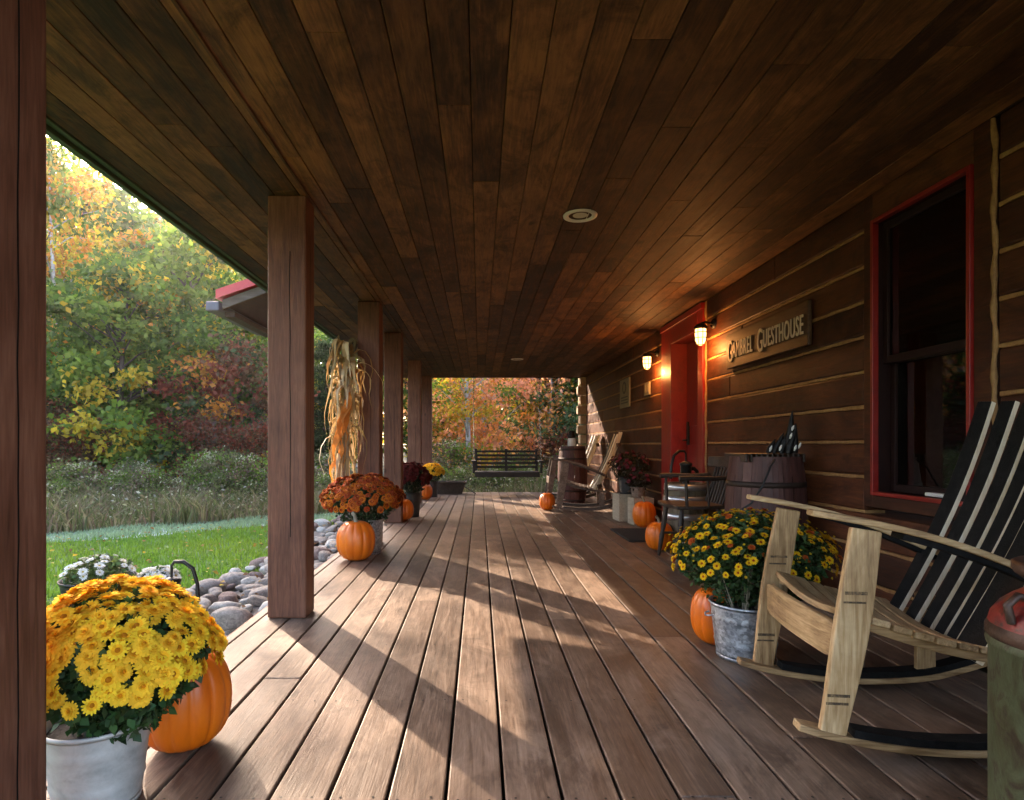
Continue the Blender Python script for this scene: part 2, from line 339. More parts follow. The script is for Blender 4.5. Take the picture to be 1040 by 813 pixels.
# ground: one sheet to the horizon with a soft roll
def ground():
    nx = 90; g = np.concatenate([-np.geomspace(400, 14, 20), np.linspace(-13, 13, nx), np.geomspace(14, 400, 20)])
    gy = np.concatenate([-np.geomspace(400, 6, 16), np.linspace(-5, 30, 90), np.geomspace(31, 600, 20)])
    vs = []; fs = []
    for y in gy:
        for x in g:
            z = GZ-.004
            if x < -7 or y > 16: z += .05*math.sin(x*.9)+.04*math.sin(y*1.3+x)+min(1.2, .02*max(0, math.hypot(x, y)-16))
            vs.append((x, y, z))
    w = len(g)
    for j in range(len(gy)-1):
        for i in range(w-1): fs.append((j*w+i, j*w+i+1, (j+1)*w+i+1, (j+1)*w+i))
    m = MB(); m.add(vs, fs, 0, .5, True)
    mt, nt, b, out = new_mat('forest_floor')
    tc = N(nt, 'ShaderNodeTexCoord'); n = N(nt, 'ShaderNodeTexNoise'); n.inputs['Scale'].default_value = 1.3; n.inputs['Detail'].default_value = 10
    L(nt, tc.outputs['Object'], n.inputs['Vector'])
    r = ramp(nt, n.outputs['Fac'], [(.3, (.035, .03, .018)), (.5, (.075, .07, .035)), (.7, (.13, .1, .055))])
    L(nt, r.outputs[0], b.inputs['Base Color']); b.inputs['Roughness'].default_value = .95; bump(nt, b, n.outputs['Fac'], .8, .05)
    tag(m.build('ground', mt), kind='structure')
ground()
# lawn sheet: mown green, bounded by the line that runs from the left of the photograph to the deck end
def mow(x): return 9.55+(x+3.38)*.74 if x < -2.9 else 9.9+(x+2.9)*.9   # far edge of the lawn
mt, nt, b, out = new_mat('mown_lawn')
tc = N(nt, 'ShaderNodeTexCoord'); n = N(nt, 'ShaderNodeTexNoise'); n.inputs['Scale'].default_value = 1.1; n.inputs['Detail'].default_value = 8
L(nt, tc.outputs['Object'], n.inputs['Vector'])
L(nt, ramp(nt, n.outputs['Fac'], [(.3, (.05, .11, .02)), (.55, (.08, .165, .03)), (.75, (.15, .22, .045))]).outputs[0], b.inputs['Base Color']); b.inputs['Roughness'].default_value = .9
lm = MB(); xs = np.linspace(-13, -1.26, 30)
lm.add([(x, y, GZ) for x in xs for y in (-6, mow(x))], [(2*i, 2*i+2, 2*i+3, 2*i+1) for i in range(29)], 0, .5)
tag(lm.build('lawn', mt), kind='structure')
pm_ = mottled('pale_frosted_path', [(.2, .27, .22), (.36, .43, .38), (.48, .53, .5)], 3.5, .9, 0, .6)
p = MB(); xs = np.linspace(-13, -1.3, 40)
p.add([(x, mow(x)+dy, GZ+.004) for x in xs for dy in (.1*math.sin(x*3), 1.15+.25*math.sin(x*1.7))], [(2*i, 2*i+2, 2*i+3, 2*i+1) for i in range(39)], 0, .5)
tag(p.build('path', pm_), kind='structure')
p = MB(); ys = np.linspace(-2, 11.6, 50)
p.add([(x, y, z) for y in ys for (x, z) in ((-1.24, -.2), (-1.75+.1*math.sin(y*2.1), -.25), (-2.35+.22*math.sin(y*1.3), GZ+.006))],
      [(3*i+k, 3*i+k+1, 3*i+k+4, 3*i+k+3) for i in range(49) for k in (0, 1)], 0, .5, True)
tag(p.build('rock_bed_ground', M['dirt']), kind='structure')
# deck
d = MB(); nails = MB(); pitch = .158; k0 = -9
for k in range(k0, 14):
    x0 = .071+pitch*k; x1 = x0+pitch-.010
    x0, x1 = max(x0, DECK_L), min(x1, WALL-.005)
    if x1-x0 < .02: continue
    ys = [DECK_Y0]; y = DECK_Y0+random.uniform(1.5, 4.9)
    while y < DECK_Y1-.8: ys.append(y); y += 4.88
    ys.append(DECK_Y1)
    for a_, b_ in zip(ys, ys[1:]):
        dz = random.uniform(-.0015, .0015)
        d.box(x0, x1, a_+.0015, b_-.0015, -.036, dz)
    for jy in np.arange(DECK_Y0+.3, DECK_Y1, .62):
        for nx in (.03, pitch-.045):
            if x0+nx < x1-.01:
                c_ = (x0+nx+random.uniform(-.006, .006), jy+random.uniform(-.008, .008)); r_ = .0042
                nails.add([(c_[0]+r_*math.cos(t), c_[1]+r_*math.sin(t), .0022) for t in np.arange(0, 6.2, 1.0472)], [tuple(range(6))])
deck = tag(d.build('deck', M['deck'], bev=.004), kind='structure')
nails.build('nail_heads', M['black'], deck)
u = MB()
u.box(DECK_L+.01, DECK_L+.05, DECK_Y0, DECK_Y1-.05, GZ-.05, -.04); u.box(DECK_L+.05, WALL, DECK_Y1-.09, DECK_Y1-.05, GZ-.05, -.04)
for jx in np.arange(DECK_Y0+.3, DECK_Y1, .62): u.box(DECK_L+.05, WALL, jx-.02, jx+.02, -.2, -.04)
u.build('rim_joist', M['beam'], deck)
e = MB(); e.box(DECK_L-.045, DECK_L-.006, DECK_Y0, DECK_Y1, -.16, -.03); e.build('edge_board', M['post'], deck, bev=.004)

# ================================================================== HOUSE
house = thing('log_house', 'dark brown log guesthouse whose covered porch fills the view', 'house', (WALL, 5, 0))
def hp(mb, name, mats, bev=0, parent=None):
    o = mb.build(name, mats, None, bev); o.parent = parent or house
    if parent is None: o.location = (-WALL, -5, 0)
    return o
WY0, WY1, WZ0, WZ1 = 2.595, 3.26, .677, 2.165        # window opening
CY0, CY1, CZ0 = 2.505, 3.335, .61                    # its casing
DY0, DY1 = 5.82, 6.63                                # door opening
zl = [.966+.195*k for k in range(-5, 8)]; zl[0] = 0.0
TH = .25
LG = {}; ck = MB()
def course(y0, y1, z0, z1):
    lg = LG.setdefault(0 if y1 < 3 else 1 if y1 < 6 and y0 > 0 else 2 if y0 > 6 else 3, MB())
    ys = [y0]; y = y0+random.uniform(.8, 2.6)
    while y < y1-.5: ys.append(y); y += random.uniform(1.2, 3.0)
    ys.append(y1)
    for a_, b_ in zip(ys, ys[1:]):
        dx = random.uniform(-.004, .004)
        lg.box(WALL+dx, WALL+TH, a_+.0015, b_-.0015, z0, z1)
for k in range(len(zl)-1):
    z0, z1 = zl[k]+(.0085 if k else 0), min(zl[k+1]-.0085, CEIL-.002)
    if z0 >= CEIL-.02: continue
    segs = [(DECK_Y0, CY0-.025), (CY1+.002, 5.655), (6.98, DECK_Y1-.02)]
    if z1 < CZ0: segs = [(DECK_Y0, 5.655), (6.98, DECK_Y1-.02)]
    for y0, y1 in segs:
        course(y0, y1, z0, z1)
        if k:
            ny = max(3, int((y1-y0)/.06)); ys_ = np.linspace(y0+.003, y1-.003, ny)
            ck.stave([(WALL+random.uniform(-.002, .003), y_, zl[k]+random.uniform(-.0022, .0022)) for y_ in ys_], (0, 0, 1), [random.uniform(.015, .0225) for _ in ys_], .12)
def rope(y, z0, z1):
    ck.tube([(WALL-.002+.003*math.sin(z*31+y), y+.004*math.sin(z*17), z) for z in np.linspace(z0, z1, 40)], [.0115+.003*math.sin(i*1.9) for i in range(40)], 7)
rope(CY0-.012, CZ0+.02, CEIL-.01); rope(5.668, .01, CEIL-.01)
for lg in LG.values(): hp(lg, 'log_wall', M['log'], .012)
hp(ck, 'chinking', M['chink'], .004)
# log corner at the far end: alternating crossing log ends
lc = MB()
for k in range(len(zl)-1):
    z0, z1 = zl[k]+.01, min(zl[k+1]-.01, CEIL-.003)
    if z0 > CEIL-.05: continue
    e_ = .1 if k % 2 else .02
    lc.box(WALL-.12-(.05 if k % 2 == 0 else .0), WALL+TH, DECK_Y1-.018, DECK_Y1+e_+.14, z0, z1, 0)
hp(lc, 'log_corner', M['endgrain'], .02)
cs = MB()   # flat casing boards of the window
cs.box(WALL-.006, WALL+TH-.02, CY0, WY0-.001, CZ0, CEIL-.003); cs.box(WALL-.006, WALL+TH-.02, WY1+.001, CY1, CZ0, CEIL-.003)
cs.box(WALL-.008, WALL+TH-.02, WY0, WY1, WZ1+.001, CEIL-.004); cs.box(WALL-.008, WALL+TH-.02, WY0, WY1, CZ0+.002, WZ0-.001)
hp(cs, 'window_casing', M['post'] if False else M['log'], .003)
win = MB(); t_ = .022
for (y0, y1, z0, z1) in ((WY0+.001, WY0+t_, WZ0+.001, WZ1-.001), (WY1-t_, WY1-.001, WZ0+.001, WZ1-.001), (WY0+t_, WY1-t_, WZ1-t_, WZ1-.001), (WY0+t_, WY1-t_, WZ0+.001, WZ0+t_)):
    win.box(WALL-.022, WALL+.012, y0, y1, z0, z1)
window = hp(win, 'window', M['red'], .003)
jm = MB()
for (a_, b_, c_, d_) in ((WY0+.001, WY0+.018, WZ0+.001, WZ1-.001), (WY1-.018, WY1-.001, WZ0+.001, WZ1-.001), (WY0+.018, WY1-.018, WZ1-.018, WZ1-.001), (WY0+.018, WY1-.018, WZ0+.001, WZ0+.018)): jm.box(WALL+.0125, WALL+.2, a_, b_, c_, d_)
jm.build('jamb', M['bluedark'], window)
ws_ = MB(); y0, y1, zm = WY0+t_+.001, WY1-t_-.001, 1.405
for (za, zb, xo) in ((zm-.02, WZ1-t_-.001, .035), (WZ0+t_+.001, zm+.02, .075)):
    for (a_, b_, c_, d_) in ((y0, y0+.034, za, zb), (y1-.034, y1, za, zb), (y0+.034, y1-.034, zb-.04, zb), (y0+.034, y1-.034, za, za+.04)):
        ws_.box(WALL+xo, WALL+xo+.036, a_, b_, c_, d_)
s_ = ws_.build('sash', M['bluedark'], window, .003)
gl = MB(); gl.box(WALL+.05, WALL+.054, y0+.035, y1-.035, zm+.021, WZ1-t_-.042); gl.box(WALL+.09, WALL+.094, y0+.035, y1-.035, WZ0+t_+.042, zm-.021); gl.build('glass', M['glass'], window)
lk = MB(); lk.box(WALL+.03, WALL+.07, 2.8, 2.93, WZ0+t_+.002, WZ0+t_+.02); lk.build('sash_lift', M['white'], window, .004)
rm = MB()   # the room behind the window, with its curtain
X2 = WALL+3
rm.box(X2, X2+.05, 1.0, 1.8, -.03, CEIL+.1); rm.box(X2, X2+.05, 4.2, 5.6, -.03, CEIL+.1); rm.box(X2, X2+.05, 1.8, 4.2, -.03, .7); rm.box(X2, X2+.05, 1.8, 4.2, 2.2, CEIL+.1); rm.box(WALL+TH+.002, X2, .95, 1.0, -.03, CEIL+.1); rm.box(WALL+TH+.002, X2, 5.6, 5.65, -.03, CEIL+.1)  # unseen opening in the back wall, added to let sky light into the room
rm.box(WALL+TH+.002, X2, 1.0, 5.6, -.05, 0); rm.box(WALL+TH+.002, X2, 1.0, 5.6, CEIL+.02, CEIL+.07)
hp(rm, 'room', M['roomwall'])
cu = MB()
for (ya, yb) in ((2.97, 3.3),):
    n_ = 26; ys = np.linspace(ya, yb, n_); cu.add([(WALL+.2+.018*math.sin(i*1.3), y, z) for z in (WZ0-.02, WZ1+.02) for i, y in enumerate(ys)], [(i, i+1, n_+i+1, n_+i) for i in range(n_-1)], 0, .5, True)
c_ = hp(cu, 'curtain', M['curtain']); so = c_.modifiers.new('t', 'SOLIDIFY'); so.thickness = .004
# door: recessed, with red casing, jambs, header
dc = MB()
dc.box(WALL-.028, WALL+TH, DY1, 6.975, .001, 2.24); dc.box(WALL-.028, WALL+TH, 5.685, DY0, .001, 2.24)
dc.box(WALL-.03, WALL+TH, DY0-.0, DY1, 2.06, 2.24, 0)
dc.box(WALL-.045, WALL+TH, 5.682, 6.978, 2.241, 2.3, 0)
dr = hp(dc, 'door', M['red'], .004)
dl = MB(); dl.box(WALL+.15, WALL+.2, DY0+.003, DY1-.003, .02, 2.057)
for (a_, b_, c2, d2) in ((DY0+.1, DY0+.38, .2, .95), (DY0+.45, DY1-.1, .2, .95), (DY0+.1, DY0+.38, 1.15, 1.95), (DY0+.45, DY1-.1, 1.15, 1.95)): dl.box(WALL+.138, WALL+.151, a_, b_, c2, d2)
dl.build('door_leaf', M['red'], dr, .006)
kn = MB(); kn.box(WALL+.13, WALL+.15, DY1-.085, DY1-.04, .95, 1.2); kn.tube([(WALL+.13, DY1-.06, 1.0), (WALL+.09, DY1-.06, 1.0), (WALL+.09, DY1-.16, 1.0)], .011, 8); kn.build('handle', M['black'], dr, .003)
sd = MB(); sd.box(WALL-.03, WALL+.2, DY0, DY1, .001, .03); sd.build('threshold', M['oldwood'], dr, .004)
# ceiling planks
ce = MB(); pw = .136; x = EAVE+.07
xs = np.arange(EAVE+.07, WALL+.12, pw)
for x in xs:
    x1 = min(x+pw-.0035, WALL+.12); y = DECK_Y0-.4-random.uniform(0, 2.5)
    while y < DECK_Y1+.05:
        ln = random.choice((1.2, 1.8, 2.4, 2.4, 3.0, 3.6)); a_, b_ = max(y, DECK_Y0-.3), min(y+ln-.002, DECK_Y1+.05)
        if b_-a_ > .05: ce.box(x, x1, a_, b_, CEIL+random.uniform(0, .002), CEIL+.02)
        y += ln
hp(ce, 'ceiling', M['ceil'], .003)
cb = MB(); cb.box(EAVE+.05, WALL+TH, DECK_Y0-.3, DECK_Y1+.05, CEIL+.024, CEIL+.05); hp(cb, 'ceiling_backing', M['char'])
tr = MB(); tr.box(-.945, -.929, DECK_Y0, DECK_Y1, CEIL-.008, CEIL-.001); hp(tr, 'ceiling_trim', M['ceil'], .003)
fb = MB(); fb.box(EAVE, EAVE+.035, DECK_Y0-.35, DECK_Y1+.08, CEIL-.03, CEIL+.14); fb.box(EAVE+.036, EAVE+.068, DECK_Y0-.35, DECK_Y1+.05, CEIL-.008, CEIL+.022); hp(fb, 'fascia', M['green'], .004)
fb = MB(); fb.box(EAVE+.036, WALL+TH, DECK_Y1+.052, DECK_Y1+.085, CEIL-.012, CEIL+.3); hp(fb, 'gable_fascia', M['beam'], .004)
ro = MB(); ro.add([(EAVE-.06, DECK_Y0-.4, CEIL+.15), (EAVE-.06, DECK_Y1+.12, CEIL+.15), (WALL+3.4, DECK_Y1+.12, CEIL+2.0), (WALL+3.4, DECK_Y0-.4, CEIL+2.0),
                   (EAVE-.06, DECK_Y0-.4, CEIL+.17), (EAVE-.06, DECK_Y1+.12, CEIL+.17), (WALL+3.4, DECK_Y1+.12, CEIL+2.02), (WALL+3.4, DECK_Y0-.4, CEIL+2.02)],
                  [(0, 1, 2, 3), (7, 6, 5, 4), (0, 4, 5, 1), (1, 5, 6, 2), (2, 6, 7, 3), (3, 7, 4, 0)])
hp(ro, 'roof', M['redmetal'])
sw = MB(); sw.box(WALL+TH+.01, WALL+6, DECK_Y1-.2, DECK_Y1-.02, GZ, CEIL+1.5); sw.box(WALL+TH+.02, WALL+6, DECK_Y0-.2, DECK_Y0, GZ, CEIL+1.5); sw.box(WALL+3.3, WALL+3.5, DECK_Y0, 1.8, GZ, CEIL+1.9); sw.box(WALL+3.3, WALL+3.5, 4.2, DECK_Y1-.2, GZ, CEIL+1.9); sw.box(WALL+3.3, WALL+3.5, 1.8, 4.2, GZ, .7); sw.box(WALL+3.3, WALL+3.5, 1.8, 4.2, 2.2, CEIL+1.9)  # back wall has the same added opening, so sky light reaches the room
hp(sw, 'outer_wall', M['log'])
# entry roof: lower extension with a red rake over the steps
er = MB()
A, B = Vector((-2.3, 0, 2.15)), Vector((-1.88, 0, 2.30))
def rake(y0, y1, lo, hi, mb, mat=0, xa=0.0):
    a0, b0 = A+Vector((xa, 0, 0)), B
    vs = [(a0.x, y0, a0.z+lo), (b0.x, y0, b0.z+lo), (b0.x, y0, b0.z+hi), (a0.x, y0, a0.z+hi), (a0.x, y1, a0.z+lo), (b0.x, y1, b0.z+lo), (b0.x, y1, b0.z+hi), (a0.x, y1, a0.z+hi)]
    mb.add(vs, [(0, 1, 2, 3), (7, 6, 5, 4), (0, 4, 5, 1), (1, 5, 6, 2), (2, 6, 7, 3), (3, 7, 4, 0)], mat)
rake(5.34, 5.36, 0, .085, er, 0, .02); rake(6.46, 6.5, 0, .085, er, 0, .02); rake(5.36, 6.46, .03, .06, er, 0, .05)
eo = hp(er, 'entry_roof', M['beam'], .003)
e0 = MB(); rake(5.3195, 5.3385, .001, .084, e0, 0, .021); e0.build('rake_board', M['rail'], eo, .002)
e2 = MB(); rake(5.28, 5.318, .0875, .165, e2, 0, -.02); rake(5.32, 6.54, .0875, .11, e2, 0, -.02); e2.build('roof_metal', M['redmetal'], eo)
e3 = MB(); e3.box(-2.42, -2.3, 5.3, 6.52, 2.135, 2.22); e3.build('gutter', M['gutter'], eo, .012)
e4 = MB(); e4.box(-2.29, -2.2, 5.4, 6.44, 2.1, 2.148); e4.build('soffit_board', M['beam'], eo)
# porch posts
for k, (yb, w_) in enumerate(((1.15, .17), (3.278, .17), (5.70, .19), (7.28, .19), (9.69, .19), (11.86, .19))):
    mb = MB(); mb.box(-.106, .106, 0, w_, -.3 if 0 else .002, CEIL-.002, 0, random.random())
    o = mb.build('porch_post', M['post'], house, .01, loc=(-1.053-WALL, yb-5, 0))
    for fx, fy, nx in ((.02, -.0012, 0), (.1072, .1, 1)):
        ckk = MB(); z = random.uniform(.05, .6); zt_ = random.uniform(1.3, 2.25); pts = []
        while z < zt_:
            pts.append((fx+random.uniform(-.004, .004), z)); z += .12
        for (p0, z0), (p1, z1) in zip(pts, pts[1:]):
            if True:
                h_ = .0022
                if nx == 0: ckk.add([(p0-h_, fy, z0), (p0+h_, fy, z0), (p1+h_, fy, z1), (p1-h_, fy, z1)], [(0, 1, 2, 3)])
                else:
                    q0, q1 = .08+(p0-fx), .08+(p1-fx); ckk.add([(fx, q0-h_, z0), (fx, q0+h_, z0), (fx, q1+h_, z1), (fx, q1-h_, z1)], [(0, 1, 2, 3)])
        ckk.build('drying_crack', M['char'], o)
# recessed lights
for lab, cy in (('round cream recessed light in the plank ceiling overhead', 3.58), ('distant recessed light in the ceiling near the porch end', 9.58)):
    t = thing('recessed_light', lab, 'ceiling light', (.60, cy, CEIL), 0, 'recessed ceiling lights')
    r = MB(); r.lathe([(.066, .012), (.07, -.004), (.086, -.008), (.1, -.005), (.102, .0015)], 40); r.build('trim_ring', M['white'], t)
    r = MB(); r.lathe([(.0655, .004), (.03, -.001), (.001, -.002)], 40); r.build('lens', M['lens'], t)
# ================================================================== WALL THINGS
def sconce(y, lab):
    t = thing('wall_lamp', lab, 'wall lamp', (WALL, y, 1.95), 0, 'lit cage lamps by the door')
    m = MB(); m.lathe([(.045, 0), (.045, .02), (.03, .03)], 20); o = m.build('backplate', M['black'], t); o.rotation_euler = (0, -PI/2, 0); o.location = (-.001, 0, .1)
    m = MB(); m.tube([(-.02, 0, .1), (-.09, 0, .115), (-.13, 0, .1)], .012, 8); m.lathe([(.0, .1), (.035, .098), (.058, .075), (.06, .055), (.05, .052)], 20, (-.13, 0, 0)); m.build('arm', M['black'], t)
    m = MB(); m.lathe([(.046, .052), (.048, 0), (.044, -.05), (.03, -.078), (.001, -.085)], 20, (-.13, 0, 0)); m.build('glass_jar', M['lamp'], t)
    m = MB()
    for k in range(8):
        a = 2*PI*k/8; m.tube([(-.13+r*math.cos(a), r*math.sin(a), z) for r, z in ((.054, .055), (.055, 0), (.051, -.052), (.036, -.085), (0, -.095))], .004, 5)
    for r, z in ((.0555, .02), (.0545, -.03)): m.tube([(-.13+r*math.cos(a), r*math.sin(a), z) for a in np.linspace(0, 2*PI, 21)], .004, 5)
    m.build('cage', M['black'], t)
    l = bpy.data.lights.new('lamp_bulb', 'POINT'); l.energy = 2.4; l.color = (1, .42, .12); l.shadow_soft_size = .05
    lo = bpy.data.objects.new('lamp_bulb', l); C.objects.link(lo); lo.parent = t; lo.location = (-.13, 0, -.13)
sconce(5.46, 'lit amber cage lamp on the log wall beside the long lettered sign')
sconce(7.2, 'lit amber cage lamp on the wall beyond the red door')
# sign
sg = thing('wooden_sign', 'long brown wooden sign with cream small-capital lettering on the log wall', 'sign', (WALL, 4.48, 1.735))
m = MB(); m.box(-.04, -.012, -.64, .64, -.145, .145); m.build('board', M['signwood'], sg, .006)
def text(body, size, y, z, parent, mat, sx=1.0, off=.0):
    cu = bpy.data.curves.new('lettering', 'FONT'); cu.body = body; cu.size = size; cu.extrude = .003; cu.offset = off; cu.align_x = 'LEFT'; cu.space_character = 1.12
    o = bpy.data.objects.new('lettering', cu); C.objects.link(o)
    me = bpy.data.meshes.new_from_object(o.evaluated_get(bpy.context.evaluated_depsgraph_get())); w = max((v.co.x for v in me.vertices), default=0)
    bpy.data.objects.remove(o)
    # face -X, reading from far (+Y) to near (-Y)
    for v in me.vertices: v.co = Vector((-.0445-v.co.z, y-v.co.x*sx, z+v.co.y))
    me.flip_normals() if False else None
    me.materials.append(mat); return me, w*sx
def words(parent, specs, y, total):
    ws = []
    for body, size, sx, z, off in specs:
        if body == ' ': ws.append(size)
        else:
            me, w = text(body, size, 0, 0, parent, M['letter'], sx, off); ws.append(w+.012); bpy.data.meshes.remove(me)
    kx = total/sum(ws)
    bm_v = []; bm_f = []
    for body, size, sx, z, off in specs:
        if body == ' ': y -= size*kx; continue
        me, w = text(body, size, y, z, parent, M['letter'], sx*kx, off)
        o = len(bm_v); bm_v += [tuple(v.co) for v in me.vertices]; bm_f += [tuple(i+o for i in p.vertices) for p in me.polygons]; y -= w+.012*kx
        bpy.data.meshes.remove(me)
    m = MB(); m.add(bm_v, bm_f); return m.build('lettering', M['letter'], parent)
words(sg, [('G', .25, .62, -.09, .0006), ('AMBREL', .185, .60, -.066, .0006), (' ', .08, 1, 0, 0), ('G', .25, .62, -.09, .0006), ('UESTHOUSE', .185, .60, -.066, .0006)], .59, 1.19)
# plaque and switch plate
pq = thing('wall_plaque', 'small faded plaque with dark motif on the far log wall', 'plaque', (WALL, 8.75, 1.7))
m = MB(); m.box(-.03, -.01, -.29, .29, -.21, .21); m.build('board', M['paper'], pq, .006)
m = MB(); m.add([(-.0325, .12*math.cos(a), .08+.09*math.sin(a)) for a in np.linspace(0, 6.28, 18)[:-1]], [tuple(range(17))]); 
for zz in (-.06, -.1, -.14): m.box(-.033, -.0305, -.2, .2, zz-.01, zz+.01)
m.build('motif', M['darkwood'], pq)
m = MB(); m.add([(-.0345, .06*math.cos(a), .08+.06*math.sin(a)) for a in np.linspace(0, 6.28, 14)[:-1]], [tuple(range(13))]); m.build('inner_oval', M['paper'], pq)
m = MB(); m.box(-.022, -.002, -.12, .12, -.08, .08); m.box(-.028, -.021, -.09, -.01, -.05, .05); m.box(-.028, -.021, .02, .09, -.05, .05)
o = m.build('mounting_plate', M['paper'], None, .004, (WALL, 7.62, 1.66)); tag(o, 'small pale square plate on the wall under the farther lamp', 'plate')
# ================================================================== FURNITURE
class Hoops(list):
    def new(s): s.append(MB()); return s[-1]
    def build(s, name, m, t):
        for b_ in s: b_.build(name, m, t)
def barrel(mb_wood, mb_hoop, r0, r1, h, nst=22, hoops=(.06, .22, .78, .94), top=True, hw=.03):
    def rr(z): return r0+(r1-r0)*(1-(2*z/h-1)**2)
    for k in range(nst):
        a0, a1 = 2*PI*(k+.02)/nst, 2*PI*(k+.98)/nst; zs = np.linspace(0, h, 9); rn = random.random()
        vs = [(rr(z)*math.cos(a), rr(z)*math.sin(a), z) for z in zs for a in (a0, (a0+a1)/2, a1)]
        vi = [((rr(z)-.022)*math.cos(a), (rr(z)-.022)*math.sin(a), z) for z in (h-.12, h) for a in (a0, a1)]
        mb_wood.add(vs, [(i*3+j, i*3+j+1, i*3+j+4, i*3+j+3) for i in range(8) for j in (0, 1)], 0, rn)
        mb_wood.add([vs[24], vs[25], vs[26], vi[3], vi[2]], [(0, 1, 2, 3, 4)], 0, rn); mb_wood.add(vi, [(1, 0, 2, 3)], 0, rn)
    if top: mb_wood.add([((r0-.02)*math.cos(a), (r0-.02)*math.sin(a), h-.035) for a in np.linspace(0, 2*PI, 33)[:-1]], [tuple(range(32))], 0, .4)
    for f_ in hoops:
        zc = f_*h; mb_hoop.new().lathe([(rr(zc-hw/2)+.0005, zc-hw/2), (rr(zc-hw/2)+.004, zc-hw/2), (rr(zc+hw/2)+.004, zc+hw/2), (rr(zc+hw/2)+.0005, zc+hw/2)], 40)

